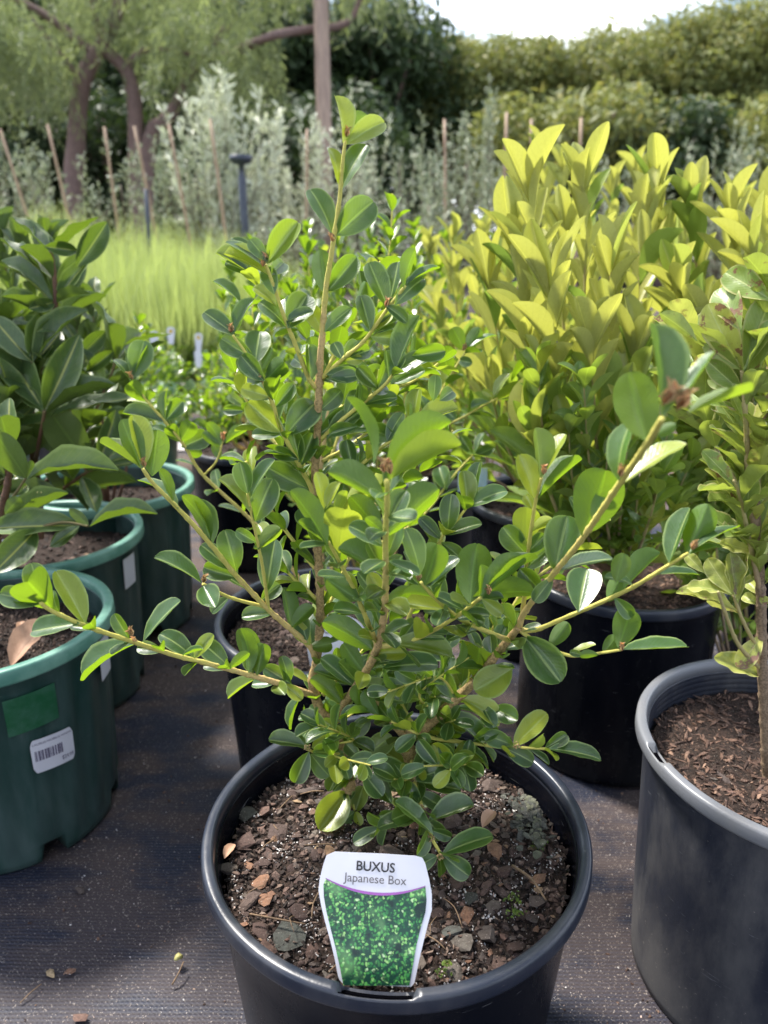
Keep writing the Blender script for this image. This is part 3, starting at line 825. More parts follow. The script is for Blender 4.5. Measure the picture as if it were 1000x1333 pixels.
dry_leaf(PZ(30, 830, .25), Vector((-.4, .8, .3)), .03, .012, g1s)
dry_leaf(PZ(330, 806, .25), Vector((.9, .3, .1)), .03, .012, POTS['b1']['soilobj'])
# chips in other pots
for key, n_, smin, smax in (('g1', 40, .008, .018), ('b1', 70, .008, .024), ('right', 40, .008, .022), ('y1', 24, .008, .018), ('g2', 34, .01, .02), ('g3', 24, .01, .022), ('y2', 14, .01, .02)):
    p = POTS[key]
    for k in range(n_):
        r = math.sqrt(rnd.random())*(p['Rw']-.02); a = rnd.uniform(-3.14, 0.4); x, y = p['c'].x+r*math.cos(a), p['c'].y+r*math.sin(a)
        long_ = key in ('right', 'y1')
        chip(x, y, rnd.uniform(smin, smax), asp=rnd.uniform(.18, .4) if long_ else rnd.uniform(.45, .8), hgt=.25, parent=p['soilobj'], key=key)

# ================================================================== debris on the weed mat
def mat_chip(px, py, s, label, asp=.6):
    q = PZ(px, py, .002); o = chip(q.x, q.y, s, asp=asp, hgt=.3, z=.003, parent=None, tilt=.1, nm='bark_chip') if False else None
    m = Matrix.Translation((q.x, q.y, .003)) @ rot(None, .15) @ Matrix.Diagonal((s, s*asp, s*.35, 1))
    o = link('bark_chip', rnd.choice(CH), None, m); tagm(o, label, 'bark chip', 'bark bits dropped on the weed mat')
mat_chip(153, 986, .012, 'small tan bark chip on the mat right of the barcode pot')
mat_chip(104, 1159, .016, 'brown bark chip on the blue mat below the green pot')
mat_chip(105, 1325, .020, 'orange brown bark chip at the bottom edge of the mat')
mat_chip(828, 1022, .020, 'pinkish chip lying between the big black pot and the right pot', .5)
mat_chip(66, 1268, .016, 'dark bark chip beside a black twig at bottom left')
mat_chip(92, 1265, .014, 'rusty chip of the little heap at bottom left')
root = thing('dry_twig', 'dry yellow sprig with a round seed head left of the front pot', 'twig', PZ(232, 1265, .002))
small_twig(PZ(224, 1282, .003), PZ(239, 1252, .010), .0009, root, name='stalk')
pp = PZ(232, 1246, .010)
me = mesh_np('seed_head', HULL[3][0]*.011, HULL[3][1], M['yellow_bud'], None, True)
link('seed_head', me, root, Matrix.Translation(pp))
root = thing('dry_twig', 'thin black twig lying flat at the bottom left of the mat', 'twig', PZ(40, 1300, .002))
small_twig(PZ(26, 1306, .002), PZ(54, 1281, .003), .0007, root, name='stalk')

# ================================================================== plant tag in the front pot
def plant_tag():
    pts = [(436, 1109), (500, 1111.5), (541, 1114.5), (550, 1117), (554, 1125), (559, 1145), (562.5, 1165), (562.5, 1185), (557, 1205), (552, 1225), (546, 1250), (540, 1279), (539, 1281),
           (442, 1276), (440, 1271), (436, 1250), (430, 1225), (423, 1200), (418, 1180), (414.5, 1160), (416, 1145), (421, 1125), (425, 1114)]
    top = PZ(490, 1112, .319); bot = P(490, 1279, .394)
    o_ = bot; yv = (top-bot).normalized(); xv = Vector((1, 0, -.01)); xv = (xv-yv*xv.dot(yv)).normalized(); nv = xv.cross(yv)
    def onp(px, py):
        d = ray(px, py); c0 = Vector((0, 0, CAMH)); t = (o_-c0).dot(nv)/d.dot(nv); q = c0+d*t-o_
        return q.dot(xv), q.dot(yv)
    Mt = Matrix(((xv.x, yv.x, nv.x, o_.x), (xv.y, yv.y, nv.y, o_.y), (xv.z, yv.z, nv.z, o_.z), (0, 0, 0, 1)))
    if nv.dot(Vector((0, 0, CAMH))-o_) < 0: print('tag normal flipped')
    def bend(x, y): return -.9*x*x
    root = link('plant_tag', None, None, Matrix.Translation(o_))
    ORIG[root.as_pointer()] = Matrix.Translation(o_)
    tagm(root, 'white BUXUS plant tag with green hedge photo stuck in the front pot', 'plant tag', 'BUXUS plant tags')
    root.empty_display_size = .03
    def clip_poly(poly, x0, x1):
        def half(ps, f, X_):
            o2 = []
            for i in range(len(ps)):
                a_, b2 = ps[i], ps[(i+1) % len(ps)]; fa, fb = f(a_[0]-X_), f(b2[0]-X_)
                if fa >= 0: o2.append(a_)
                if (fa >= 0) != (fb >= 0):
                    t = (X_-a_[0])/(b2[0]-a_[0]); o2.append((X_, a_[1]+(b2[1]-a_[1])*t))
            return o2
        q = half(poly, lambda v: v, x0)
        return half(q, lambda v: -v, x1) if q else q
    def sheet(name, poly, mat, off, thick=0):
        xs = [p[0] for p in poly]; n_ = 14; V, F = [], []
        for k in range(n_):
            a_ = min(xs)+(max(xs)-min(xs))*k/n_; b2 = min(xs)+(max(xs)-min(xs))*(k+1)/n_
            q = clip_poly(poly, a_, b2)
            if len(q) < 3: continue
            F.append(list(range(len(V), len(V)+len(q)))); V += [(p[0], p[1], bend(*p)+off) for p in q]
        if thick:
            nn_ = len(V); V += [(x, y, z-thick) for x, y, z in V]; F += [[i+nn_ for i in reversed(f)] for f in F]
            b0 = len(V); m_ = len(poly)
            V += [(p[0], p[1], bend(*p)+off) for p in poly]+[(p[0], p[1], bend(*p)+off-thick) for p in poly]
            F += [[b0+i, b0+i+m_, b0+(i+1) % m_+m_, b0+(i+1) % m_] for i in range(m_)]
        return link(name, poly_mesh(name, V, F, mat), root, Mt)
    out_ = [onp(*p) for p in pts]
    out_ += []
    low = out_[12], out_[13]
    out2 = out_[:13] + [(low[0][0]-.002, low[0][1]-.002), (low[1][0]+.002, low[1][1]-.002)] + out_[13:]
    sheet('card', out2, M['tagwhite'], 0, .0006)
    arc = []
    for k in range(15):
        u = k/14; px = 424+(554-424)*u; py = 1144+(1154-1144)*u + 66*u*(1-u)*.88-0
        arc.append((px, py))
    pic = [onp(*p) for p in arc] + [onp(*p) for p in [(555.5, 1172), (554, 1188), (548, 1208), (542, 1232), (538, 1255), (533, 1283), (447, 1283), (443, 1262), (437, 1235), (431, 1212), (425, 1188), (421.5, 1168), (421, 1152)]]
    # bend-aware strips follow x only, so the arc is kept inside each strip
    sheet('picture', pic, M['print'], .00025)
    V, F = [], []
    for k, (px, py) in enumerate(arc):
        wv = .9+1.4*math.sin(math.pi*k/14)
        a_ = onp(px, py-wv*.8); b2 = onp(px, py+wv*.8); V += [(a_[0], a_[1], bend(*a_)+.0005), (b2[0], b2[1], bend(*b2)+.0005)]
    for k in range(14): F.append([2*k, 2*k+1, 2*k+3, 2*k+2])
    link('purple_line', poly_mesh('purple_line', V, F, M['purple']), root, Mt)
    def txt(s, pxl, pyl, pxr, pyr, bold, mat):
        V, F = text_arrays(s, 1.0, bold)
        a_, b2 = Vector(onp(pxl, pyl)), Vector(onp(pxr, pyr)); d = b2-a_; k = d.length/V[:, 0].max(); d.normalize(); e = Vector((-d.y, d.x))
        out3 = [a_+d*v[0]*k+e*v[1]*k*1.0 for v in V]
        link('lettering', poly_mesh('lettering', [(q.x, q.y, bend(*q)+.0005) for q in out3], F, mat), root, Mt)
    txt('BUXUS', 463, 1132.5, 514, 1136, .018, M['ink'])
    txt('Japanese Box', 448, 1147, 529, 1152.5, 0.0, M['greyink'])
plant_tag()

def small_tag(p, wid, hei, label, text=None, face=None, yellow=False):
    Mt = Matrix.Translation(p) @ Matrix.Rotation(rnd.uniform(-.2, .2), 4, 'Z') @ Matrix.Rotation(R(72), 4, 'X')
    root = thing('plant_tag', label, 'plant tag', p, 'BUXUS plant tags' if text else 'white picture tags in the far pots')
    V = []
    for k in range(13):
        a_ = math.pi*k/12; V.append((wid*.5*math.cos(a_), hei*.62+hei*.38*math.sin(a_)))
    V += [(-wid*.42, 0), (-wid*.3, -.03), (wid*.3, -.03), (wid*.42, 0)]
    n_ = len(V); VV = [(x, y, 0) for x, y in V]+[(x, y, -.0006) for x, y in V]
    F = [list(range(n_)), list(reversed(range(n_, 2*n_)))]+[[i, i+n_, (i+1) % n_+n_, (i+1) % n_] for i in range(n_)]
    link('card', poly_mesh('card', VV, F, M['tagwhite']), root, Mt)
    if text:
        V, F = text_arrays(text, hei*.24, .0, 'CENTER'); V = V+np.array([0, hei*.62, .0004])
        link('lettering', poly_mesh('lettering', V, F, M['greyink']), root, Mt)
    if yellow:
        V = [(wid*.26*math.cos(6.283*k/10), hei*.5+wid*.26*math.sin(6.283*k/10), .0006) for k in range(10)]
        link('printed_flower', poly_mesh('printed_flower', V, [list(range(10))], M['yellowink']), root, Mt)
q = P(436, 838, .83); small_tag(Vector((q.x, q.y, .243)), .075, .062, 'small white BUXUS tag in the pot behind, showing past the stem', 'BUXUS')
# ================================================================== PLANTS TRACED FROM THE PHOTOGRAPH
class Plant:
    def __init__(s, name, label, cat, base, leafset, stem, group=None, maxobj=300):
        s.root = thing(name, label, cat, base, group); s.base = Vector(base); s.ls = leafset; s.stem = stem
        s.br = {}; s.leaves = []; s.maxobj = maxobj
    def branch(s, key, nodes, name='branch', tile=(0, 0, 1)):
        ox, oy, sc_ = tile
        ns = [(P(n[0]/sc_+ox, n[1]/sc_+oy, n[2]), n[3]*.00108) for n in nodes]
        path = catmull(ns, .003); s.br[key] = path
        sides = 10 if max(n[1] for n in ns) > .003 else 7
        t = tube_np([(q-s.base, r) for q, r in path], sides, knob=.22, noise_a=.16, phase=rnd.random()*.01)
        link(name, tubes_mesh(name, [t], M[s.stem]), s.root, Matrix.Translation(s.base))
    def near(s, keys, px, py):
        best = None
        for k in keys:
            for q, r in s.br[k]:
                x, y, f = proj(q); d = (x-px)**2+(y-py)**2
                if best is None or d < best[0]: best = (d, q, r)
        return best
    def traced(s, keys, tile, items, Y=None):
        ox, oy, sc_ = tile
        if isinstance(keys, str): keys = keys.split()
        for it in items:
            bx, by, tx, ty, wd = it[:5]; fl = it[5] if len(it) > 5 else ''
            bx, tx = bx/sc_+ox, tx/sc_+ox; by, ty = by/sc_+oy, ty/sc_+oy; wd = wd/sc_
            tuck = 0
            if Y is None:
                d, q, r = s.near(keys, bx, by); dist = math.sqrt(d); yy = q.y - rnd.uniform(-.003, .004)
                if dist > 5 and dist < 26:   # draw the base onto the stem
                    qx, qy, _ = proj(q); k = max(0, (dist-2))/dist
                    bx += (qx-bx)*k; by += (qy-by)*k
            else: yy = Y + rnd.uniform(-.02, .02)
            p0 = P(bx, by, yy)
            f = proj(p0)[2]; d = ray(tx, ty); p1 = Vector((0, 0, CAMH))+d*f
            L2 = (p1-p0).length; W2 = wd*f/1000; asp = LS[s.ls][2]
            under = 'u' in fl
            Lr = max(L2*1.02, W2/(asp*1.1))
            if Lr > L2*1.03:
                dz = math.sqrt(max(0, Lr*Lr-L2*L2)); upward = ty < by
                sgn = -1 if (under == upward) else 1
                p1 = p1 + Vector((0, CP, -SP))*dz*sgn
            else: p1 = p1 + Vector((0, CP, -SP))*rnd.uniform(-.12, .12)*L2
            y = (p1-p0).normalized(); Lr = (p1-p0).length
            Wr = min(Lr*asp*1.12, max(W2, Lr*asp*.86))
            cosr = min(1, W2/Wr); rr = math.acos(cosr)
            v = (Vector((0, 0, CAMH))-p0).normalized(); n0 = (v-y*v.dot(y)).normalized(); side = y.cross(n0)
            c1 = n0*math.cos(rr)+side*math.sin(rr); c2 = n0*math.cos(rr)-side*math.sin(rr)
            if under: c1, c2 = -c1, -c2
            nrm = c1 if c1.z > c2.z else c2
            s.leaves.append((leaf_frame(p0, y, nrm, Lr, Wr*1.05), Lr, p0, fl))
    def add(s, p0, y, nrm, Lr, Wr=None, fl=''):
        s.leaves.append((leaf_frame(p0, y, nrm, Lr, Wr or Lr*LS[s.ls][2]*rnd.uniform(.9, 1.08)), Lr, p0, fl))
    def fill(s, key, spacing, lmin, lmax, t0=0, t1=1, ang=50, avoid=13, skip=.0):
        path = s.br[key]; acc = 0; nxt = rnd.uniform(0, spacing); ph = rnd.uniform(0, 3.14); n_ = len(path)
        for i in range(1, n_-1):
            acc += (path[i][0]-path[i-1][0]).length
            if acc < nxt: continue
            nxt += spacing*rnd.uniform(.8, 1.2); ph += 1.5708+rnd.uniform(-.3, .3)
            if not (t0 <= i/n_ <= t1): continue
            p = path[i][0]; t = (path[i+1][0]-path[i-1][0]).normalized()
            a = t.orthogonal().normalized(); b = t.cross(a)
            for k in (0, 1):
                if rnd.random() < skip: continue
                d = a*math.cos(ph+k*math.pi)+b*math.sin(ph+k*math.pi)
                an = R(ang+rnd.uniform(-15, 15)); y = (t*math.cos(an)+d*math.sin(an)).normalized()
                p0 = p+d*path[i][1]*.9
                L_ = rnd.uniform(lmin, lmax)
                x1, y1, _ = proj(p0+y*L_*.6)
                if avoid and any((x1-q[0])**2+(y1-q[1])**2 < avoid**2 for q in s.pix): continue
                nrm = (t - y*t.dot(y))*1.0+Vector((0, 0, .7))+Vector((rnd.uniform(-.3, .3), rnd.uniform(-.3, .3), 0))
                s.add(p0, y, nrm, L_)
    def mark(s):
        s.pix = []
        for m, L_, p0, fl in s.leaves:
            c = m @ Vector((0, .6, 0)); x, y, _ = proj(c); s.pix.append((x, y))
    def buds(s, pts, size=.0055, mat='bud', n=5, dirv=None, name='bud'):
        for (px, py, key) in pts:
            d, q, r = s.near([key], px, py)
            p = P(px, py, q.y-.001); parts = []
            ax = (dirv or Vector((rnd.uniform(-.3, .3), -.2, 1))).normalized()
            T = leaf_T(4, 1, .5, .7, .25, .5)
            ms = []
            for k in range(n*2):
                a = 6.283*k/n+rnd.random(); o1 = ax.orthogonal().normalized(); o2 = ax.cross(o1)
                dd = (ax+(o1*math.cos(a)+o2*math.sin(a))*rnd.uniform(.1, .5)).normalized()
                L_ = size*rnd.uniform(.9, 1.8)
                ms.append(np.array(leaf_frame(p-ax*size*.3, dd, -(o1*math.cos(a)+o2*math.sin(a)), L_, L_*.38)))
            V, F, U = instance_np(T, np.array(ms))
            link(name, mesh_np(name, V-np.array(s.base), F, M[mat], U), s.root, Matrix.Translation(s.base))
    def blobs(s, pts, mat, size, n, key):
        for (px, py, yy) in pts:
            c = P(px, py, yy); ms = []
            for k in range(n):
                d = Vector((rnd.gauss(0, 1), rnd.gauss(0, 1), rnd.gauss(0, 1))).normalized()*size*rnd.uniform(.5, 1)
                ms.append(np.array(Matrix.Translation(c+d-s.base) @ rot(None, 3) @ Matrix.Scale(size*.8, 4)))
            V, F, U = instance_np(HULLS[2], np.array(ms))
            link(key, mesh_np(key, V, F, M[mat], None, True), s.root, Matrix.Translation(s.base))
    def finish(s, lo=None):
        ls = sorted(s.leaves, key=lambda l: -l[1]/max(.1, proj(l[2])[2]) + (50 if not -60 < proj(l[2])[0] < 1060 or not -60 < proj(l[2])[1] < 1390 else 0))
        for m, L_, p0, fl in ls[:s.maxobj]:
            pool = LM['lime' if fl == 'g' else s.ls]
            link('leaf', rnd.choice(pool), s.root, m)
        rest = ls[s.maxobj:]
        if rest:
            for flag in (False, True):
                rr = [l for l in rest if (l[3] == 'g') == flag]
                if not rr: continue
                setn = 'lime' if flag else s.ls
                Tm = LS[lo if (lo and not flag) else setn][0]; g_ = {}
                for m, *_ in rr: g_.setdefault(rnd.randrange(len(Tm)), []).append(np.array(m))
                V, F, U = join_np([instance_np(Tm[k], np.array(v)) for k, v in g_.items()])
                link('foliage', mesh_np('foliage', V-np.array(s.base), F, M[LS[setn][1]], U), s.root, Matrix.Translation(s.base), kind='stuff')

H = Plant('box_shrub', 'Japanese box shrub with open branches growing in the front black pot', 'shrub', (.0105, .58, .236), 'box', 'box_stem', maxobj=300)
B = H.branch
B('M', [(458, 1062, .585, 6.0), (452, 1010, .592, 5.4), (434, 950, .600, 4.8), (416, 922, .604, 4.2), (407, 888, .607, 3.9), (414, 850, .608, 3.5), (417, 780, .606, 3.3), (412, 690, .604, 3.1), (410, 618, .602, 3.0), (414, 550, .600, 2.8), (416, 484, .600, 2.6), (420, 432, .600, 2.2), (424, 380, .598, 1.9), (432, 328, .596, 1.7), (442, 260, .594, 1.4), (446, 212, .592, 1.2), (450, 182, .592, 1.0)], 'trunk')
B('L1', [(412, 908, .604, 3.0), (404, 904, .60, 2.8), (370, 892, .59, 2.5), (330, 880, .575, 2.2), (264, 862, .55, 1.9), (231, 854, .54, 1.8), (181, 838, .52, 1.7), (115, 816, .497, 1.6), (69, 796, .482, 1.4), (52, 784, .476, 1.2)])
B('L2', [(412, 862, .607, 2.4), (402, 840, .60, 2.3), (370, 812, .585, 2.1), (350, 794, .577, 2.1), (308, 750, .560, 1.9), (272, 706, .545, 1.7), (232, 662, .53, 1.5), (200, 630, .52, 1.3), (186, 610, .515, 1.1)])
B('L2a', [(346, 790, .577, 1.5), (300, 778, .565, 1.3), (264, 760, .552, 1.1)])
B('L2b', [(350, 796, .577, 1.4), (342, 738, .565, 1.2), (332, 690, .555, 1.0), (322, 642, .548, .9)])
B('C1', [(428, 946, .601, 3.8), (450, 914, .580, 3.3), (474, 878, .555, 3.1), (490, 846, .535, 2.8), (500, 800, .51, 2.4), (502, 750, .48, 2.0), (502, 695, .455, 1.7), (504, 660, .44, 1.6), (504, 625, .43, 1.3)])
B('C2', [(491, 840, .532, 2.0), (474, 798, .52, 1.7), (460, 765, .51, 1.5), (444, 735, .50, 1.3), (428, 705, .49, 1.1)])
B('C3', [(494, 842, .535, 2.0), (530, 836, .535, 1.7), (562, 822, .525, 1.5), (595, 802, .505, 1.4), (626, 778, .485, 1.2)])
B('R1', [(528, 1065, .572, 6.4), (536, 1000, .572, 6.0), (530, 962, .575, 5.2), (558, 942, .575, 4.6), (594, 910, .57, 3.9), (622, 882, .565, 3.4), (648, 850, .555, 3.0), (676, 816, .54, 2.6)], 'trunk')
B('R1b', [(532, 968, .575, 3.6), (506, 932, .572, 2.7), (488, 905, .575, 2.2), (470, 880, .58, 1.6)])
B('R2', [(676, 816, .54, 2.3), (684, 796, .53, 2.2), (720, 748, .495, 2.0), (756, 704, .46, 1.9), (808, 628, .405, 1.7), (844, 576, .365, 1.6), (862, 545, .345, 1.4)])
B('R3', [(680, 820, .54, 2.0), (697, 820, .535, 1.8), (736, 804, .52, 1.6), (811, 771, .485, 1.4), (864, 740, .46, 1.2), (896, 720, .447, 1.0)])
B('R4', [(678, 821, .54, 1.9), (700, 837, .53, 1.6), (736, 852, .515, 1.3), (760, 853, .505, 1.1), (808, 846, .485, .9)])
B('R5', [(679, 806, .538, 1.8), (684, 765, .53, 1.6), (686, 732, .523, 1.5), (696, 660, .505, 1.2), (705, 622, .495, 1.0)])
B('R6', [(664, 834, .545, 2.0), (634, 822, .53, 1.7), (601, 807, .515, 1.5), (568, 780, .50, 1.2), (548, 758, .49, 1.0)])
B('R7', [(545, 952, .575, 1.8), (568, 962, .57, 1.5), (610, 967, .565, 1.3), (652, 973, .56, 1.2), (673, 973, .556, 1.1), (712, 975, .545, .9)])
B('S1', [(536, 985, .572, 1.8), (538, 1014, .55, 1.5), (550, 1054, .525, 1.4), (562, 1090, .505, 1.3), (574, 1112, .495, 1.1)])
B('S2', [(448, 1000, .592, 1.4), (420, 985, .575, 1.2), (398, 974, .56, 1.0)])
B('S3', [(455, 1030, .59, 1.2), (462, 1055, .575, .9)])
B('U1', [(413, 505, .60, 1.9), (404, 496, .598, 1.8), (386, 452, .595, 1.6), (370, 412, .59, 1.4), (358, 376, .587, 1.2), (346, 344, .585, 1.0)])
B('U2', [(420, 492, .60, 1.7), (450, 464, .592, 1.5), (474, 444, .588, 1.4), (506, 400, .58, 1.2), (528, 372, .575, 1.0)])
B('U3', [(416, 575, .602, 1.7), (430, 560, .597, 1.6), (469, 527, .588, 1.4), (500, 502, .58, 1.2), (514, 482, .576, 1.0)])
B('U4', [(411, 650, .603, 1.9), (404, 632, .60, 1.8), (388, 602, .593, 1.6), (364, 554, .585, 1.4), (356, 526, .58, 1.2), (344, 498, .577, 1.0)])
B('U6', [(358, 534, .582, 1.2), (340, 492, .58, 1.1), (322, 462, .58, 1.0), (303, 436, .58, .9)])
B('U7', [(412, 650, .604, 1.8), (450, 622, .60, 1.6), (500, 580, .59, 1.4), (538, 556, .585, 1.0)])
B('U8', [(520, 838, .545, 1.6), (545, 770, .56, 1.4), (574, 702, .56, 1.2), (595, 677, .557, 1.1), (616, 650, .553, .9)])
B('U9', [(420, 500, .602, 1.5), (400, 440, .63, 1.3), (350, 390, .64, 1.1), (328, 356, .64, .9)])
B('U10', [(408, 600, .604, 1.4), (380, 560, .62, 1.2), (350, 500, .63, 1.0)])
B('U11', [(420, 600, .604, 1.5), (480, 560, .64, 1.2), (540, 470, .655, 1.0)])
B('K1', [(420, 905, .606, 2.0), (470, 850, .62, 1.6), (520, 800, .635, 1.3), (560, 740, .64, 1.0)])
B('K2', [(412, 830, .607, 1.8), (440, 760, .63, 1.5), (470, 690, .64, 1.1)])
B('K3', [(560, 945, .575, 2.0), (610, 880, .60, 1.6), (650, 800, .615, 1.3), (665, 740, .62, 1.0)])
B('K4', [(545, 955, .575, 1.8), (520, 900, .60, 1.5), (560, 850, .61, 1.2), (600, 830, .615, .9)])
B('K5', [(412, 780, .607, 1.6), (370, 740, .62, 1.3), (340, 700, .63, 1.0)])

B('K6', [(418, 500, .602, 1.6), (450, 430, .63, 1.3), (480, 380, .65, 1.1), (495, 340, .655, .9)])
B('K7', [(412, 640, .604, 1.7), (370, 590, .63, 1.4), (330, 540, .65, 1.2), (305, 480, .66, .9)])
B('K8', [(416, 560, .602, 1.7), (470, 510, .65, 1.4), (530, 500, .67, 1.1), (575, 470, .68, .9)])
B('K9', [(412, 700, .605, 1.7), (470, 650, .65, 1.4), (540, 620, .67, 1.1), (590, 560, .68, .9)])
B('K10', [(410, 740, .606, 1.7), (350, 660, .63, 1.4), (320, 600, .64, 1.1)])
B('K11', [(636, 860, .56, 1.7), (680, 770, .60, 1.3), (740, 720, .61, 1.0), (760, 680, .61, .9)])
T1 = (250, 100, 2.5); T2 = (100, 450, 2.5); T3 = (350, 450, 2.857); T4 = (600, 400, 2.5); T5 = (250, 750, 2.5); T6 = (550, 750, 3.333); T7 = (0, 520, 3.125); T8 = (0, 780, 3.03)
TR = H.traced
TR('M', T1, [(490, 215, 466, 65, 42), (512, 215, 571, 117, 32, 'u'), (518, 228, 628, 140, 66), (486, 368, 568, 222, 62), (475, 348, 446, 232, 42),
  (445, 515, 384, 362, 66), (480, 520, 592, 405, 100), (436, 705, 415, 558, 72, 'u'), (452, 695, 536, 585, 72), (428, 838, 380, 745, 55), (432, 830, 518, 757, 50)])
TR('U1', T1, [(235, 618, 108, 538, 28), (222, 655, 103, 575, 38), (262, 605, 347, 475, 78), (245, 600, 188, 528, 48), (248, 600, 236, 548, 30), (268, 708, 240, 618, 55), (285, 640, 290, 585, 55),
  (275, 745, 200, 683, 38), (300, 818, 220, 735, 50), (312, 818, 370, 695, 90), (385, 940, 325, 905, 48), (385, 990, 378, 870, 50), (350, 905, 355, 862, 42), (300, 800, 395, 762, 40)])
TR('U9', T1, [(158, 735, 66, 665, 30), (140, 650, 76, 570, 36), (190, 640, 108, 600, 40), (200, 600, 130, 520, 40)])
TR('U6', T1, [(148, 835, 36, 762, 58), (138, 828, 126, 740, 30), (146, 828, 206, 720, 46), (200, 915, 92, 848, 66), (215, 925, 212, 815, 82), (228, 990, 155, 908, 60), (238, 990, 306, 938, 62, 'u'), (262, 945, 262, 880, 55, 'u'), (150, 840, 60, 800, 35)])
TR('U2', T1, [(618, 738, 576, 605, 68), (642, 738, 672, 600, 50), (660, 742, 755, 652, 62), (690, 690, 728, 555, 38, 'u'), (720, 655, 808, 620, 25), (575, 820, 548, 710, 56), (578, 825, 650, 765, 45), (590, 835, 690, 788, 48),
  (580, 845, 680, 852, 50), (488, 918, 460, 860, 42), (497, 915, 540, 855, 50), (510, 910, 578, 882, 50), (498, 925, 556, 918, 34), (437, 968, 545, 975, 50), (630, 745, 700, 800, 40)])
TR('U3', T1, [(690, 918, 742, 782, 72), (716, 908, 825, 892, 58), (648, 975, 680, 885, 50), (668, 975, 760, 902, 52), (645, 1000, 758, 955, 52), (590, 1000, 540, 945, 50), (628, 965, 632, 888, 32), (560, 1005, 625, 985, 60)])
TR('L2', T2, [(210, 398, 148, 240, 68, 'u'), (245, 425, 262, 273, 88, 'u'), (222, 372, 180, 225, 60), (193, 400, 68, 314, 24), (330, 532, 195, 438, 34), (322, 500, 268, 400, 36, 'u'), (435, 632, 342, 488, 62, 'u'), (450, 640, 380, 500, 40),
  (480, 745, 404, 648, 56), (518, 735, 485, 598, 78), (524, 745, 455, 655, 34), (492, 778, 410, 722, 60), (532, 812, 480, 745, 28), (645, 870, 538, 882, 46), (702, 908, 668, 788, 56, 'u'), (706, 912, 770, 848, 46, 'u'), (760, 975, 705, 900, 50), (600, 830, 660, 780, 50), (750, 960, 720, 880, 55)])
TR('L2a', T2, [(405, 772, 256, 688, 40), (405, 792, 470, 842, 72), (500, 815, 440, 870, 30)])
TR('L2b', T2, [(562, 542, 462, 432, 46), (556, 482, 532, 378, 62), (566, 492, 648, 372, 46), (580, 572, 640, 433, 86), (588, 665, 666, 595, 45, 'u'), (618, 802, 645, 630, 78), (600, 668, 588, 615, 30), (575, 640, 520, 600, 40)])
TR('U4', T2, [(603, 95, 535, 32, 62), (608, 112, 550, 100, 40), (615, 115, 680, 65, 56, 'u'), (610, 175, 533, 138, 52), (655, 288, 558, 185, 80), (690, 288, 772, 178, 96), (735, 378, 704, 278, 58), (740, 380, 770, 285, 60), (750, 468, 620, 395, 84),
  (665, 290, 570, 290, 40), (720, 370, 640, 340, 45), (645, 200, 705, 125, 50), (770, 480, 700, 470, 60)])
TR('M', T2, [(812, 115, 918, 84, 52), (815, 292, 905, 215, 74), (830, 300, 972, 278, 54), (872, 375, 882, 305, 52), (912, 185, 998, 68, 82), (800, 500, 778, 410, 50), (795, 520, 860, 440, 60), (800, 210, 860, 145, 60), (780, 600, 720, 530, 60), (790, 640, 855, 590, 60)])
TR('C2', T3, [(218, 742, 78, 538, 80, 'u'), (262, 772, 290, 608, 136, 'u'), (240, 745, 108, 652, 50, 'u'), (415, 708, 300, 560, 80, 'u'), (250, 632, 288, 538, 40, 'u'), (205, 605, 178, 470, 50), (215, 605, 265, 508, 45), (330, 950, 220, 868, 78, 'u'), (336, 952, 374, 880, 50)])
TR('C1', T3, [(415, 582, 218, 470, 92, 'u'), (390, 442, 288, 188, 56, 'u'), (480, 442, 678, 285, 76, 'u'), (480, 502, 716, 370, 70, 'u'), (450, 708, 636, 530, 95, 'u'), (454, 795, 502, 698, 45, 'u'), (440, 865, 256, 755, 76, 'u'),
  (562, 855, 508, 678, 74), (415, 985, 532, 905, 50, 'u'), (400, 975, 330, 840, 60), (445, 800, 560, 850, 40), (430, 705, 360, 640, 40, 'u')])
TR('R6', T3, [(580, 892, 622, 735, 105, 'u'), (640, 1000, 472, 955, 60), (640, 925, 498, 925, 38, 'u'), (620, 865, 708, 790, 64), (560, 890, 500, 830, 44), (585, 890, 660, 850, 40), (700, 1010, 760, 930, 60)])
TR('U7', T3, [(505, 352, 440, 290, 66), (475, 338, 392, 308, 76), (540, 272, 560, 158, 62), (560, 275, 706, 232, 62), (612, 205, 620, 110, 50), (635, 205, 690, 160, 54), (360, 215, 385, 78, 90), (225, 122, 336, 112, 50), (370, 212, 478, 190, 46), (330, 300, 225, 330, 50),
  (215, 345, 345, 240, 74), (290, 432, 290, 350, 58), (125, 432, 125, 315, 78), (75, 322, 165, 205, 92), (420, 330, 500, 250, 50), (400, 290, 330, 260, 60), (300, 560, 240, 500, 60), (500, 330, 560, 420, 50)])
TR('U8', T3, [(735, 602, 724, 463, 62), (770, 562, 790, 430, 50), (752, 605, 886, 540, 60), (665, 692, 680, 550, 74), (672, 710, 792, 662, 56), (650, 740, 720, 800, 46), (640, 720, 560, 640, 50)])
TR('C3', T3, [(745, 952, 778, 735, 132, 'u'), (815, 922, 952, 788, 70, 'u'), (735, 968, 988, 918, 56, 'u'), (850, 902, 1002, 788, 46), (800, 950, 870, 1000, 50), (700, 960, 620, 930, 40)])
TR('R5', T4, [(245, 548, 244, 390, 64, 'u'), (262, 555, 342, 412, 52), (238, 622, 188, 480, 66), (252, 622, 398, 494, 18), (215, 782, 206, 650, 86, 'u'), (200, 805, 134, 714, 74), (240, 732, 302, 690, 34, 'u'), (212, 652, 214, 610, 34), (195, 850, 290, 780, 56), (215, 800, 275, 740, 50)])
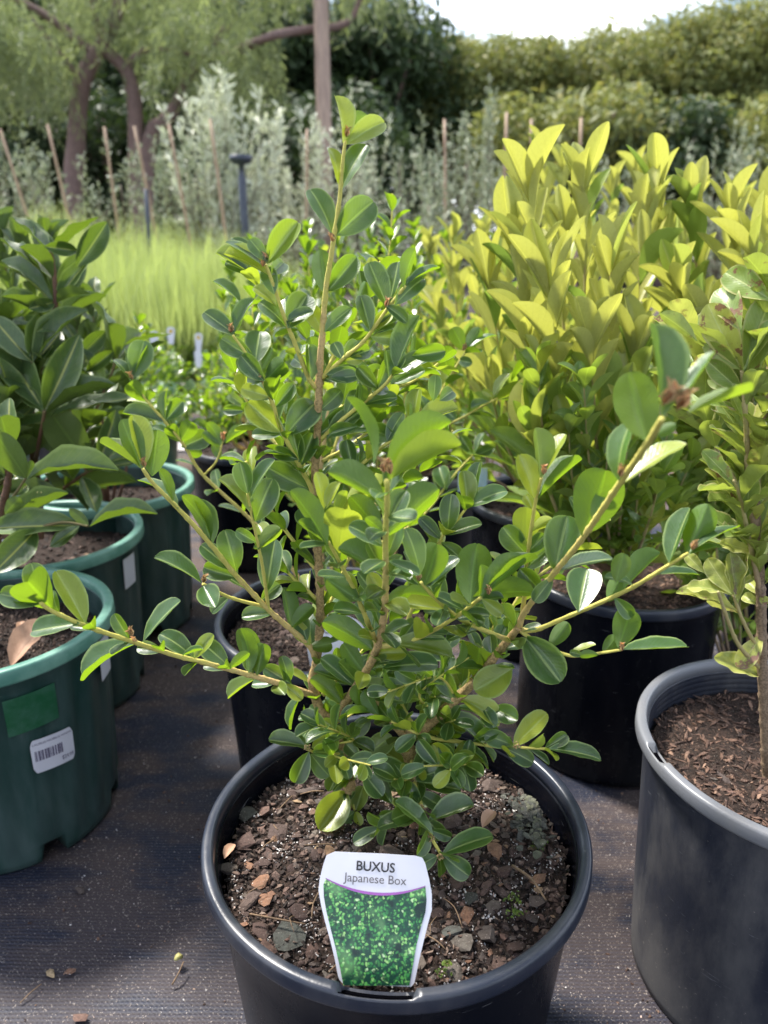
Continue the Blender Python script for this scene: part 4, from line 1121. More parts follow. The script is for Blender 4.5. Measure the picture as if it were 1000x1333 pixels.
TR('R2', T4, [(600, 425, 545, 210, 138, 'u'), (655, 320, 625, 48, 88), (718, 306, 836, 138, 28), (740, 345, 960, 268, 24), (508, 560, 546, 378, 62), (528, 582, 732, 445, 62), (395, 745, 438, 535, 150, 'u'), (430, 700, 485, 592, 50, 'u'),
  (305, 858, 350, 678, 112), (325, 866, 502, 820, 44), (383, 992, 440, 860, 110), (505, 895, 532, 800, 60, 'u'), (300, 880, 240, 960, 50), (640, 430, 700, 380, 40, 'u'), (270, 930, 190, 850, 60)])
TR('R3', T4, [(678, 832, 752, 652, 66), (738, 803, 800, 640, 92, 'u'), (772, 790, 916, 715, 34), (745, 815, 862, 780, 24), (530, 918, 655, 800, 52, 'u'), (640, 882, 782, 872, 24), (560, 905, 470, 880, 30), (480, 960, 520, 870, 56, 'u'), (500, 945, 560, 1010, 46)])
TR('R4', T6, [(850, 312, 885, 140, 112, 'u'), (905, 322, 1160, 310, 48), (780, 350, 835, 258, 62, 'u'), (765, 352, 682, 342, 36, 'u'), (640, 322, 752, 296, 22), (552, 292, 632, 200, 70, 'u'), (440, 275, 575, 440, 150), (700, 345, 640, 330, 30)])
TR('R1 R7', T6, [(390, 400, 215, 478, 128), (205, 432, 232, 290, 120, 'u'), (100, 480, 60, 400, 80), (180, 550, 335, 640, 88), (310, 572, 398, 600, 82), (105, 612, 268, 742, 82), (260, 560, 300, 640, 70), (0, 340, 125, 330, 80), (100, 320, 150, 260, 60)])
TR('R7', T6, [(395, 735, 270, 688, 74), (395, 736, 540, 592, 84), (352, 742, 480, 808, 74), (545, 750, 772, 792, 62), (190, 740, 282, 838, 28), (220, 715, 330, 660, 60)])
TR('C3', T5, [(620, 300, 802, 290, 66), (650, 220, 846, 262, 76)])
TR('C1', T5, [(590, 242, 424, 150, 80, 'u'), (545, 78, 438, 10, 76, 'u'), (500, 340, 418, 268, 52), (545, 305, 490, 220, 56, 'u'), (525, 358, 394, 310, 52), (475, 412, 384, 335, 56, 'u'), (540, 405, 692, 412, 46), (570, 300, 640, 220, 60), (460, 440, 520, 380, 44), (520, 350, 600, 330, 50), (600, 250, 700, 250, 50)])
TR('L2', T5, [(380, 232, 456, 215, 50, 'u'), (420, 218, 355, 112, 92)])
TR('L1', T8, [(565, 168, 716, 5, 58), (525, 203, 320, 326, 42), (770, 195, 628, 138, 76), (780, 175, 842, 140, 54), (900, 262, 788, 170, 80), (725, 215, 802, 198, 22), (905, 274, 982, 212, 40, 'u'), (985, 272, 950, 112, 66, 'u'), (730, 240, 772, 258, 14), (1000, 342, 898, 396, 30)])
TR('L1', T7, [(325, 912, 118, 948, 76), (215, 845, 206, 722, 150, 'u'), (172, 800, 132, 664, 92), (355, 905, 222, 698, 98), (162, 832, -6, 792, 88), (150, 842, 48, 820, 24)])
TR('L1', T5, [(200, 308, 160, 168, 70, 'u'), (212, 308, 232, 218, 60, 'u'), (325, 352, 234, 298, 54), (325, 302, 292, 258, 40), (262, 378, 312, 372, 48), (345, 425, 322, 502, 20), (300, 350, 360, 400, 40)])
TR('S2', T5, [(368, 552, 250, 530, 50), (374, 580, 336, 672, 60), (386, 578, 446, 655, 60), (430, 652, 520, 580, 86), (385, 545, 330, 522, 36), (390, 560, 450, 520, 46)])
TR('S3', T5, [(505, 700, 422, 785, 96), (530, 772, 556, 698, 54), (530, 776, 472, 800, 46), (540, 772, 550, 800, 30), (500, 760, 540, 720, 40)])
TR('S1', T5, [(545, 592, 500, 560, 44), (560, 592, 652, 520, 70), (715, 656, 588, 608, 76), (718, 642, 792, 572, 66), (738, 662, 876, 702, 70), (780, 802, 918, 742, 60), (786, 842, 660, 732, 44), (825, 902, 982, 850, 66), (800, 910, 725, 952, 50), (832, 912, 902, 975, 66),
  (740, 760, 650, 770, 66), (720, 800, 604, 815, 44), (745, 655, 830, 620, 60), (745, 745, 685, 690, 56), (765, 790, 820, 850, 50), (650, 740, 600, 690, 60), (640, 700, 700, 650, 60), (700, 750, 740, 700, 50), (560, 640, 620, 700, 60)])
H.mark()
for k, sp, lo, hi in (('K6', .011, .022, .029), ('K7', .011, .022, .029), ('K8', .010, .022, .029), ('K9', .010, .022, .029), ('K10', .013, .022, .028), ('K11', .012, .022, .028), ('K1', .009, .022, .030), ('K2', .009, .022, .030), ('K3', .010, .022, .030), ('K4', .011, .020, .028), ('K5', .013, .022, .030), ('U10', .011, .022, .029), ('U11', .010, .022, .030), ('U9', .014, .02, .027),
    ('C1', .018, .020, .028), ('R1', .013, .018, .027), ('M', .019, .018, .026), ('R6', .015, .02, .028), ('C3', .015, .02, .028), ('U7', .015, .02, .028), ('R1b', .011, .018, .026), ('S1', .016, .018, .025), ('U3', .018, .02, .027), ('U4', .018, .02, .027), ('U8', .014, .022, .028), ('L1', .03, .016, .022), ('C2', .018, .018, .026), ('R7', .018, .016, .024)):
    H.fill(k, sp, lo, hi, t0=.12 if k not in ('R1', 'M') else .03, t1=.97 if k != 'M' else .62, avoid=8.5)
# low interior sprays near the soil
for k in range(15):
    p = P(rnd.uniform(430, 610), rnd.uniform(880, 1045), rnd.uniform(.54, .63)); kk = 'X%d' % k
    d = Vector((rnd.uniform(-.6, .6), rnd.uniform(-.7, .2), rnd.uniform(-.1, .6))).normalized()*.05
    src = H.near(['R1', 'M', 'R1b'], *proj(p)[:2])[1]
    path = catmull([(src, .0012), (p, .001), (p+d, .0007)], .003); H.br[kk] = path
    t = tube_np([(q-H.base, r) for q, r in path], 6); link('twig', tubes_mesh('twig', [t], M['box_stem']), H.root, Matrix.Translation(H.base))
    H.fill(kk, .009, .017, .026, t0=.25, avoid=7.5)
print('hero leaves', len(H.leaves))
H.buds([(451, 176, 'M'), (347, 340, 'U1'), (342, 345, 'U1'), (302, 432, 'U6'), (188, 606, 'L2'), (503, 398, 'U2'), (538, 552, 'U7'), (265, 757, 'L2a'), (341, 496, 'U4'), (708, 615, 'R5'), (172, 826, 'L1'), (176, 838, 'L1'), (434, 314, 'M'), (902, 714, 'R3'), (545, 754, 'R6'), (636, 772, 'C3'), (810, 845, 'R4'), (808, 618, 'R2')], size=.0052)
H.buds([(500, 612, 'C1'), (508, 614, 'C1')], size=.0065, n=6)
H.buds([(40, 772, 'L1')], size=.0075)
H.buds([(866, 522, 'R2'), (884, 528, 'R2')], size=.0085, n=6, dirv=Vector((.35, -.3, 1)))
H.blobs([(P_ := (400, 974, .555)), (538, 1014, .546), (549, 1052, .523), (562, 1091, .503), (574, 1115, .49), (673, 970, .553), (471, 984, .57)], 'flower_bud', .0032, 22, 'flower_cluster')
H.finish()

# ---------------------------------------------------------------- speckled shrub in the right pot
E = Plant('speckled_shrub', 'shrub with brown speckled lime leaves in the scuffed right pot', 'shrub', (.365, .61, .255), 'speckled', 'gold_stem', maxobj=240)
B = E.branch
B('T', [(1000, 1010, .61, 5.0), (997, 950, .608, 4.6), (993, 870, .605, 4.2), (990, 760, .602, 3.6), (986, 700, .60, 3.2), (985, 640, .598, 2.8), (992, 560, .60, 2.6), (1004, 470, .602, 2.2), (1015, 380, .604, 1.6)], 'trunk')
B('A', [(986, 700, .60, 2.8), (975, 640, .595, 2.3), (972, 560, .59, 1.9), (966, 482, .585, 1.4)])
B('Bq', [(990, 770, .602, 2.4), (975, 700, .59, 1.7), (963, 645, .58, 1.3), (955, 625, .575, 1.0)])
B('Cq', [(990, 870, .605, 2.0), (962, 840, .59, 1.6), (945, 800, .58, 1.4), (935, 770, .575, 1.1)])
B('Dq', [(990, 850, .605, 1.8), (968, 810, .595, 1.5), (955, 775, .59, 1.2)])
B('Eq', [(1000, 730, .60, 2.2), (1030, 640, .60, 1.8), (1050, 520, .60, 1.5), (1060, 420, .60, 1.2)])
B('Fq', [(985, 650, .60, 1.8), (940, 600, .63, 1.5), (915, 520, .65, 1.3), (905, 450, .66, 1.0)])
Fz = (600, 150, 2.5); Gz = (850, 620, 4.44)
E.traced('A', Fz, [(915, 812, 808, 612, 104), (912, 700, 890, 532, 92), (928, 832, 1012, 592, 100), (880, 902, 795, 800, 64), (872, 905, 712, 688, 62, 'u'), (770, 735, 655, 642, 50, 'u'), (895, 905, 765, 700, 50, 'u'), (935, 905, 1012, 862, 66, 'u'), (1010, 602, 915, 475, 92), (860, 800, 800, 740, 60), (900, 880, 830, 850, 50)])
E.traced('A T', T4, [(1000, 472, 905, 420, 92, 'u'), (1002, 605, 888, 503, 62, 'u'), (905, 675, 796, 574, 60), (922, 652, 866, 468, 60), (960, 560, 1000, 470, 70), (980, 620, 1010, 560, 60), (960, 690, 1000, 620, 60)])
PA = Plant('speckled_shrub', 'pale yellow variegated low shoots beside the right pot trunk', 'shrub', (.362, .60, .255), 'pale', 'gold_stem', maxobj=60)
PA.br = E.br
PA.traced('Dq', Gz, [(458, 682, 345, 478, 112), (530, 722, 440, 440, 100), (545, 690, 556, 380, 108), (410, 822, 148, 680, 92), (375, 702, 205, 648, 48), (500, 790, 322, 720, 66, 'u')])
PA.traced('T Cq', Gz, [(640, 912, 500, 1112, 112), (662, 1165, 358, 1050, 96), (500, 450, 385, 385, 70), (660, 700, 600, 600, 80), (650, 740, 570, 700, 60), (600, 520, 660, 440, 80), (500, 640, 640, 560, 50), (520, 700, 620, 720, 50), (300, 560, 210, 450, 70)])
PA.finish()
for k in ('T', 'A', 'Eq', 'Fq', 'Bq'):
    E.mark(); E.fill(k, .009, .034, .052, t0=.45 if k == 'T' else .3, ang=42, avoid=9)
E.finish()
# the pale shoots are one plant with their trunk: hand them over to it
for c in list(PA.root.children):
    c.parent = E.root; c.matrix_basis = ORIG[E.root.as_pointer()].inverted() @ ORIG[c.as_pointer()]
bpy.data.objects.remove(PA.root)

# ---------------------------------------------------------------- laurels on the left
A_ = (0, 260, 2.857); Bz = (0, 560, 5)
G = Plant('laurel_shrub', 'dark glossy laurel with a tall shoot in the second green pot', 'shrub', (-.555, 1.16, .245), 'laurel', 'laurel_stem', 'laurel shrubs in the green pots', maxobj=220)
B = G.branch
B('T', [(52, 700, 1.16, 6), (50, 640, 1.15, 5.5), (40, 560, 1.13, 5), (46, 500, 1.11, 4.4), (60, 450, 1.10, 3.8), (72, 400, 1.09, 3.2), (70, 350, 1.09, 2.4), (66, 325, 1.09, 1.8)], 'trunk')
B('A', [(44, 520, 1.12, 3), (46, 500, 1.08, 2.6), (44, 480, 1.06, 2.0), (42, 470, 1.05, 1.6)])
B('Bq', [(46, 600, 1.14, 3), (54, 560, 1.05, 2.4), (58, 535, 1.02, 2.0)])
B('Cq', [(48, 640, 1.15, 3), (100, 580, 1.15, 2.4), (140, 500, 1.16, 2.0), (160, 440, 1.18, 1.4)])
B('Dq', [(50, 660, 1.15, 3), (105, 620, 1.10, 2.2), (140, 600, 1.08, 1.6)])
B('Eq', [(40, 560, 1.13, 3), (-10, 480, 1.15, 2.4), (-20, 380, 1.16, 1.8)])
G.traced('T', A_, [(205, 302, 125, 78, 72), (190, 392, -20, 232, 66), (190, 292, -15, 138, 44), (222, 372, 280, 182, 88), (225, 372, 345, 225, 58), (285, 250, 392, 78, 86), (205, 432, 105, 350, 64), (205, 380, 150, 430, 50), (290, 190, 200, 200, 50)])
G.traced('A', A_, [(122, 605, 25, 398, 112), (115, 602, -25, 435, 92), (140, 602, 325, 408, 66), (135, 490, 190, 430, 50), (130, 600, 190, 470, 70)])
G.traced('Bq', A_, [(148, 772, -15, 588, 124), (172, 720, 305, 508, 112), (200, 802, 425, 688, 46), (205, 818, 492, 738, 36), (150, 780, 60, 700, 60)])
G.traced('Cq', A_, [(360, 850, 285, 598, 115), (290, 590, 375, 478, 62), (320, 640, 420, 560, 50), (300, 600, 240, 520, 60)])
G.traced('Dq', Bz, [(560, 205, 490, -85, 225, 'u'), (400, 170, 300, -70, 130, 'u'), (480, 485, 885, 340, 46), (330, 760, 505, 598, 90), (560, 210, 640, 60, 90)])
G.mark()
for k, sp in (('Cq', .020), ('Eq', .022), ('T', .028), ('Dq', .022), ('A', .03)): G.fill(k, sp, .065, .095, t0=.3, ang=52, avoid=16)
G.finish()
K = Plant('laurel_shrub', 'dark laurel with a long pale drooping leaf beside the near green pot', 'shrub', (-.51, .875, .25), 'laurel', 'laurel_stem', 'laurel shrubs in the green pots', maxobj=120)
B = K.branch
B('T', [(-20, 870, .88, 5), (-10, 760, .88, 4.5), (2, 668, .88, 4.2), (10, 630, .88, 3.8), (12, 590, .88, 3.2), (8, 560, .88, 2.4)], 'trunk')
B('A', [(-30, 750, .88, 3), (0, 724, .88, 2.6), (22, 702, .87, 2.2), (45, 690, .86, 1.6)])
B('Bq', [(8, 660, .88, 2), (22, 640, .87, 1.6), (34, 622, .86, 1.2)])
B('Cq', [(0, 700, .88, 3), (40, 690, .87, 2), (80, 680, .86, 1.6), (115, 685, .86, 1.2)])
K.traced('Bq', Bz, [(170, 312, 110, 45, 165, 'u'), (200, 335, 755, 262, 128), (190, 480, 120, 352, 60), (160, 320, 60, 250, 60), (180, 320, 230, 200, 60, 'u')])
K.traced('A', Bz, [(-60, 640, 534, 622, 178), (30, 545, 182, 440, 90, 'u'), (330, 640, 130, 905, 185), (330, 760, 500, 610, 90), (110, 720, 60, 880, 60)])
K.traced('Cq', Bz, [(630, 642, 1010, 548, 70), (600, 560, 468, 512, 66, 'u'), (520, 640, 330, 760, 60)])
K.mark(); K.fill('T', .03, .06, .085, t0=.5, ang=55, avoid=20)
K.blobs([(33, 634, .86), (20, 618, .86), (52, 640, .86)], 'yellow_bud', .0035, 4, 'flower_bud')
K.finish()
# ---------------------------------------------------------------- blurred box shoot at left (rear pot b1)
Q = Plant('box_shrub', 'small box shrub in the pot behind, its long shoot reaching up left', 'shrub', (-.07, .93, .24), 'box', 'box_stem', 'box shrubs behind the front one', maxobj=260)
B = Q.branch
B('T', [(430, 860, .93, 4), (425, 800, .93, 3.4), (420, 740, .93, 3), (415, 640, .93, 2.6), (430, 520, .93, 2.2), (440, 420, .93, 1.5)], 'trunk')
B('L', [(422, 800, .93, 2.6), (380, 740, .92, 2.3), (330, 680, .90, 2.1), (266, 620, .88, 1.9), (240, 580, .87, 1.7), (214, 548, .86, 1.5), (190, 520, .86, 1.3), (172, 495, .86, 1.1)])
B('L2', [(266, 618, .88, 1.3), (282, 600, .87, 1.1), (290, 575, .87, .9)])
B('R', [(420, 760, .93, 2.4), (500, 640, .95, 2.2), (552, 555, .95, 1.8), (580, 500, .95, 1.5), (606, 458, .95, 1.1)])
B('R2', [(500, 640, .95, 2.0), (560, 570, .93, 1.6), (612, 538, .92, 1.3), (648, 518, .92, 1.0)])
B('R3', [(430, 740, .93, 2.0), (540, 680, .98, 1.5), (590, 620, 1.0, 1.2), (618, 590, 1.0, 1.0)])
B('N', [(415, 640, .93, 1.8), (470, 480, .97, 1.5), (505, 340, .99, 1.2), (511, 252, 1.0, .9)])
B('N2', [(415, 650, .93, 1.8), (370, 540, .97, 1.5), (330, 430, .99, 1.2), (340, 340, 1.0, .9)])
Lz = (150, 380, 5); Rz = (540, 420, 4.545)
Q.traced('L', Lz, [(110, 600, 85, 405, 85, 'u'), (100, 590, 50, 360, 70), (135, 560, 205, 340, 70), (60, 570, -20, 440, 60), (120, 560, 180, 310, 160), (205, 712, 130, 615, 110, 'u'), (205, 710, 258, 650, 60, 'u'), (325, 832, 340, 640, 60), (330, 835, 420, 700, 110), (300, 860, 45, 790, 90), (400, 990, 375, 880, 90, 'u'), (410, 990, 520, 855, 110, 'u'), (430, 1010, 580, 920, 130), (440, 1060, 550, 1045, 70, 'u'), (300, 850, 255, 760, 50), (380, 960, 240, 880, 50)])
Q.traced('L2', Lz, [(695, 990, 600, 850, 80, 'u'), (690, 1000, 565, 915, 70, 'u'), (720, 985, 862, 890, 60, 'u'), (680, 1090, 640, 980, 60, 'u'), (700, 1070, 810, 1075, 60, 'u'), (850, 770, 700, 770, 70), (840, 740, 735, 670, 60)])
Q.traced('R', Rz, [(290, 160, 218, 40, 90, 'u'), (325, 155, 385, 30, 85, 'u'), (330, 160, 485, 80, 40), (205, 320, 165, 210, 100, 'u'), (260, 220, 335, 250, 60)])
Q.traced('R2', Rz, [(470, 440, 560, 305, 60), (475, 455, 645, 372, 66, 'u'), (440, 470, 330, 505, 36), (570, 350, 680, 215, 40, 'u'), (460, 420, 400, 400, 40), (250, 580, 180, 500, 70)])
Q.traced('R3', Rz, [(340, 780, 275, 670, 70), (345, 790, 470, 740, 60), (330, 830, 275, 880, 60, 'u'), (190, 990, 150, 850, 100), (200, 1000, 260, 880, 50), (380, 720, 410, 650, 40)])
Q.mark()
for k, sp in (('T', .018), ('N', .017), ('N2', .017), ('R', .022), ('R2', .03), ('R3', .03), ('L', .04)): Q.fill(k, sp, .022, .032, t0=.25, avoid=12)
Q.buds([(172, 492, 'L'), (291, 572, 'L2'), (604, 455, 'R')], size=.007)
Q.finish()
# ================================================================== GENERATED SHRUBS
def shrub(name, label, cat, base, tips, leafset, stem, llen, spacing, ang, keep=.75, group=None, maxobj=250, r0=.004, sub=0, bulge=.12, splay=None, lo=None, subl=.12, green=0):
    s = Plant(name, label, cat, base, leafset, stem, group, maxobj); b = Vector(base)
    tubes = []; zmx = max(t[2] for t in tips)-b.z
    def leaves(path, kp):
        n_ = len(path); ph = rnd.uniform(0, 3.1); acc = 0; nxt = 0
        total = sum((path[i+1][0]-path[i][0]).length for i in range(n_-1))
        for i in range(1, n_):
            acc += (path[i][0]-path[i-1][0]).length
            last = i >= n_-2
            if acc < nxt and not last: continue
            nxt = acc+spacing*rnd.uniform(.75, 1.25)*(1.0-.35*acc/total)
            if acc/total < 1-kp: continue
            ph += 1.5708+rnd.uniform(-.25, .25)
            p = path[i][0]; t = (p-path[i-1][0]).normalized(); a = t.orthogonal().normalized(); c = t.cross(a)
            for j in range(2):
                d = a*math.cos(ph+j*math.pi)+c*math.sin(ph+j*math.pi)
                an = R(ang*(1.15-.45*acc/total)+rnd.uniform(-12, 12)); y = (t*math.cos(an)+d*math.sin(an)).normalized()
                nrm = (t-y*t.dot(y))+Vector((rnd.uniform(-.35, .35), rnd.uniform(-.35, .35), .35))
                gr = green and rnd.random() < min(1, max(0, (green-(p.z-b.z)/zmx)*4))
                s.add(p+d*path[i][1], y, nrm, llen*rnd.uniform(.65, 1.1), fl='g' if gr else '')
    for tp in tips:
        tp = Vector(tp)-Vector((0, 0, llen*.55 if leafset == 'gold' else 0)); dv = tp-b; hor = Vector((dv.x, dv.y, 0))
        m1 = b+hor*.55+Vector((0, 0, dv.z*.35))+Vector((rnd.uniform(-1, 1), rnd.uniform(-1, 1), 0))*bulge*.15*dv.length
        m2 = b+hor*.85+Vector((0, 0, dv.z*.7))+Vector((rnd.uniform(-1, 1), rnd.uniform(-1, 1), 0))*bulge*.12*dv.length
        path = catmull([(b+Vector((rnd.uniform(-.01, .01), rnd.uniform(-.01, .01), 0)), r0), (m1, r0*.75), (m2, r0*.5), (tp, r0*.28)], .008)
        tubes.append(tube_np([(q-b, r) for q, r in path], 6, age0=r0*.3, age1=r0*.9)); leaves(path, keep)
        for k in range(sub):
            i = int(len(path)*rnd.uniform(.25, .85)); q0 = path[i][0]; t = (path[i][0]-path[i-1][0]).normalized()
            d = (t*.8+Vector((rnd.uniform(-1, 1), rnd.uniform(-1, 1), rnd.uniform(0, .6)))*.8).normalized()
            q1 = q0+d*subl*rnd.uniform(.5, 1.1)
            sp = catmull([(q0, path[i][1]*.7), ((q0+q1)/2+Vector((0, 0, .005)), path[i][1]*.5), (q1+Vector((0, 0, .012)), r0*.2)], .006)
            tubes.append(tube_np([(q-b, r) for q, r in sp], 5, age0=r0*.3, age1=r0*.9)); leaves(sp, .9)
    link('branches', tubes_mesh('branches', tubes, M[stem]), s.root, Matrix.Translation(b))
    s.finish(lo); return s
def tipsP(lst): return [P(*t) for t in lst]

# gold shrubs
GG = 'gold leaved shrubs in black pots on the right'
shrub('gold_shrub', 'tall gold green shrub in the big black pot, twin shoots topmost', 'shrub', (.350, 1.035, .26),
      tipsP([(694, 205, .98), (764, 196, 1.0), (672, 265, 1.02), (800, 300, .95), (846, 250, 1.08), (720, 330, .9), (776, 400, .88), (690, 400, .93), (640, 330, 1.05), (830, 420, .92), (740, 260, 1.1), (820, 500, .88), (700, 520, .88), (870, 470, .98), (640, 460, 1.0)]),
      'gold', 'gold_stem', .084, .034, 36, keep=.72, green=.62, group=GG, maxobj=300, r0=.0042)
shrub('gold_shrub', 'gold shrub right of the twin shoots, behind the speckled shrub', 'shrub', (.735, 1.16, .26),
      tipsP([(862, 205, 1.12), (905, 225, 1.1), (960, 235, 1.05), (990, 290, 1.0), (890, 330, 1.0), (930, 380, .98), (1010, 240, 1.2), (860, 420, 1.02), (1040, 350, 1.1), (985, 440, 1.0), (920, 520, .98)]),
      'gold', 'gold_stem', .084, .036, 36, keep=.70, green=.5, group=GG, maxobj=220, r0=.0045)
shrub('gold_shrub', 'bushier gold shrub in the pot behind the forked box shoot', 'shrub', (.315, 1.37, .25),
      tipsP([(620, 320, 1.35), (590, 330, 1.4), (660, 290, 1.35), (650, 400, 1.25), (600, 420, 1.28), (700, 300, 1.4), (570, 380, 1.38), (630, 480, 1.2), (690, 470, 1.2), (560, 470, 1.3), (740, 420, 1.3)]),
      'gold', 'gold_stem', .062, .032, 40, keep=.66, green=.55, group=GG, maxobj=200, r0=.004)
shrub('gold_shrub', 'far gold shrub glimpsed between the box tip and the tall gold shoots', 'shrub', (.30, 2.1, .0),
      tipsP([(560, 310, 2.0), (590, 290, 2.05), (630, 290, 2.1), (670, 270, 2.1), (540, 350, 2.0), (600, 360, 1.95), (720, 260, 2.1), (650, 340, 2.0)]),
      'gold', 'gold_stem', .075, .04, 38, keep=.65, group=GG, maxobj=90, r0=.004)
shrub('gold_shrub', 'gold shrub far back above the twin shoots, greener at the tip', 'shrub', (.62, 1.75, .0),
      tipsP([(710, 180, 1.75), (735, 195, 1.7), (800, 230, 1.7), (770, 240, 1.75), (850, 240, 1.7), (900, 240, 1.75), (960, 250, 1.8), (680, 240, 1.8), (1000, 260, 1.8), (830, 210, 1.8)]),
      'gold', 'gold_stem', .075, .04, 38, keep=.55, group=GG, maxobj=120, r0=.004)
# greener understory in the same pots
shrub('green_undergrowth', 'fresh green low foliage at the foot of the tall gold shrub', 'shrub', (.352, 1.03, .262),
      tipsP([(700, 470, .88), (740, 560, .86), (790, 600, .85), (830, 640, .88), (870, 560, .9), (880, 660, .92), (820, 560, .84), (760, 500, .84), (860, 620, .84), (900, 600, .95), (800, 680, .9), (760, 640, .92), (700, 570, .95), (670, 510, .98)]),
      'lime', 'gold_stem', .045, .020, 52, keep=.6, maxobj=230, r0=.003)
shrub('green_undergrowth', 'green low foliage between the gold shrub and the speckled one', 'shrub', (.60, 1.05, .0),
      tipsP([(890, 480, 1.0), (930, 560, .98), (900, 620, .98), (950, 480, 1.0), (980, 600, 1.0), (930, 680, 1.0), (880, 700, 1.0), (960, 700, 1.0), (1000, 520, 1.0)]),
      'lime', 'gold_stem', .055, .024, 50, keep=.55, maxobj=130, r0=.003)
shrub('green_undergrowth', 'small leaved shade bush left of the forked shoot, behind the centre', 'shrub', (.06, 1.60, .245),
      tipsP([(600, 470, 1.5), (640, 500, 1.45), (560, 440, 1.55), (520, 430, 1.6), (660, 540, 1.4), (600, 530, 1.45), (560, 520, 1.5), (630, 440, 1.55), (500, 500, 1.55), (680, 480, 1.5), (545, 560, 1.5)]),
      'lime', 'gold_stem', .034, .02, 52, keep=.6, maxobj=160, r0=.003, sub=2, subl=.1)
# rows of box shrubs behind
GB = 'box shrubs behind the front one'
bl = [
 ((-.02, 1.30, .0), [(400, 330, 1.3), (440, 320, 1.3), (380, 380, 1.25), (470, 360, 1.3), (350, 420, 1.25), (500, 400, 1.25), (420, 420, 1.2), (450, 480, 1.2), (390, 500, 1.2), (540, 350, 1.35)], 'box shrub standing directly behind the tall stem, mid height', 150, .030),
 ((.10, 1.72, .0), [(480, 300, 1.7), (510, 320, 1.7), (540, 310, 1.7), (570, 350, 1.65), (500, 390, 1.6), (560, 400, 1.6), (460, 350, 1.7), (530, 450, 1.6), (600, 400, 1.65)], 'box shrub far back right of the main stem below the olive trees', 120, .034),
 ((-.25, 1.95, .0), [(330, 320, 1.95), (300, 350, 1.9), (360, 310, 1.95), (400, 300, 1.95), (290, 390, 1.85), (340, 400, 1.8), (380, 370, 1.85), (420, 330, 1.9)], 'box shrub far back left of the main stem by the lime grass', 130, .034),
 ((-.31, 1.78, .25), [(270, 470, 1.7), (300, 440, 1.7), (330, 460, 1.7), (250, 510, 1.65), (300, 510, 1.62), (340, 520, 1.65), (360, 470, 1.7), (290, 550, 1.65)], 'box shrub above the shaded black pot between the green pots and the stem', 120, .030),
 ((-.72, 1.75, .0), [(180, 420, 1.75), (150, 440, 1.7), (200, 460, 1.7), (120, 410, 1.75), (170, 500, 1.65), (90, 440, 1.7)], 'box shrub behind the left laurels', 90, .030),
 ((.25, 2.5, .0), [(450, 310, 2.5), (500, 300, 2.5), (540, 300, 2.5), (480, 350, 2.4), (580, 310, 2.5), (420, 340, 2.5)], 'box shrub in the last row, dark against the olives', 60, .04),
]
for base, tips, lab, mo, ll in bl:
    shrub('box_shrub', lab, 'shrub', base, tipsP(tips), 'box', 'box_stem', ll, .022, 52, keep=.62, group=GB, maxobj=mo, r0=.0035, sub=2, subl=.09, lo='box_lo')
shrub('laurel_shrub', 'laurel bush in the rear green pot behind the tall laurel shoot', 'shrub', (-.535, 1.425, .24),
      tipsP([(120, 400, 1.4), (150, 470, 1.38), (90, 380, 1.4), (60, 320, 1.45), (30, 330, 1.4), (170, 520, 1.38), (110, 520, 1.3), (0, 320, 1.4)]), 'laurel', 'laurel_stem', .07, .03, 48, keep=.55, group='laurel shrubs in the green pots', maxobj=110)
shrub('laurel_shrub', 'laurel at the very left edge behind the blue label', 'shrub', (-.88, 1.12, .25),
      tipsP([(-40, 400, 1.1), (-20, 470, 1.08), (-60, 350, 1.12), (10, 540, 1.05), (-30, 560, 1.05), (0, 440, 1.15), (20, 600, 1.1)]), 'laurel', 'laurel_stem', .085, .03, 48, keep=.6, group='laurel shrubs in the green pots', maxobj=80)

# blue and white label cards on the left
def card(p, wd, ht, mat, label, cat='label', extra=None, tilt=80):
    Mt = Matrix.Translation(p) @ Matrix.Rotation(R(tilt), 4, 'X')
    root = thing('label_card', label, cat, p)
    V = [(-wd/2, 0, 0), (wd/2, 0, 0), (wd/2, ht, 0), (-wd/2, ht, 0)]; VV = V+[(x, y, -.001) for x, y, z in V]
    F = [[0, 1, 2, 3], [7, 6, 5, 4], [0, 4, 5, 1], [1, 5, 6, 2], [2, 6, 7, 3], [3, 7, 4, 0]]
    link('card', poly_mesh('card', VV, F, mat), root, Mt)
    if extra:
        V = [(-wd*.1, ht*.12, .0006), (wd*.28, ht*.12, .0006), (wd*.28, ht*.5, .0006), (-wd*.1, ht*.5, .0006)]
        link('printed_patch', poly_mesh('printed_patch', V, [[0, 1, 2, 3]], extra), root, Mt)
q = P(12, 730, 1.0); card(q, .045, .085, M['paper'], 'white card with a yellow print at the left edge among laurel leaves', extra=M['yellowink'])
q = P(22, 660, 1.14); card(q, .08, .09, M['blueplastic'], 'pale blue card behind the laurel stem at the left edge')
card(P(615, 640, 1.25), .05, .04, M['blueplastic'], 'pale blue label low behind the centre of the box shrub')

# ================================================================== MID DISTANCE: small potted ground plants, lime grass
def stuff_foliage(name, parent, ms, temps, mat, base, kind='stuff'):
    g_ = {}
    for m in ms: g_.setdefault(rnd.randrange(len(temps)), []).append(np.array(m))
    V, F, U = join_np([instance_np(temps[k], np.array(v)) for k, v in g_.items()])
    return link(name, mesh_np(name, V-np.array(base), F, mat, U), parent, Matrix.Translation(base), kind=kind)
def small_pot(x, y, Rr, Hh, green, label, group='small pots in the middle distance'):
    pr = [(Rr*.8, .0), (Rr*.96, Hh-.03), (Rr, Hh-.03), (Rr, Hh), (Rr*.93, Hh), (Rr*.9, Hh-.03), (.002, Hh-.03)]
    V, F = lathe(pr, 32)
    o = link('small_pot', mesh_np('small_pot', V, F, M['rim_green'] if green else M['pot_grey']), None, Matrix.Translation((x, y, 0)))
    tagm(o, label, 'pot', group)
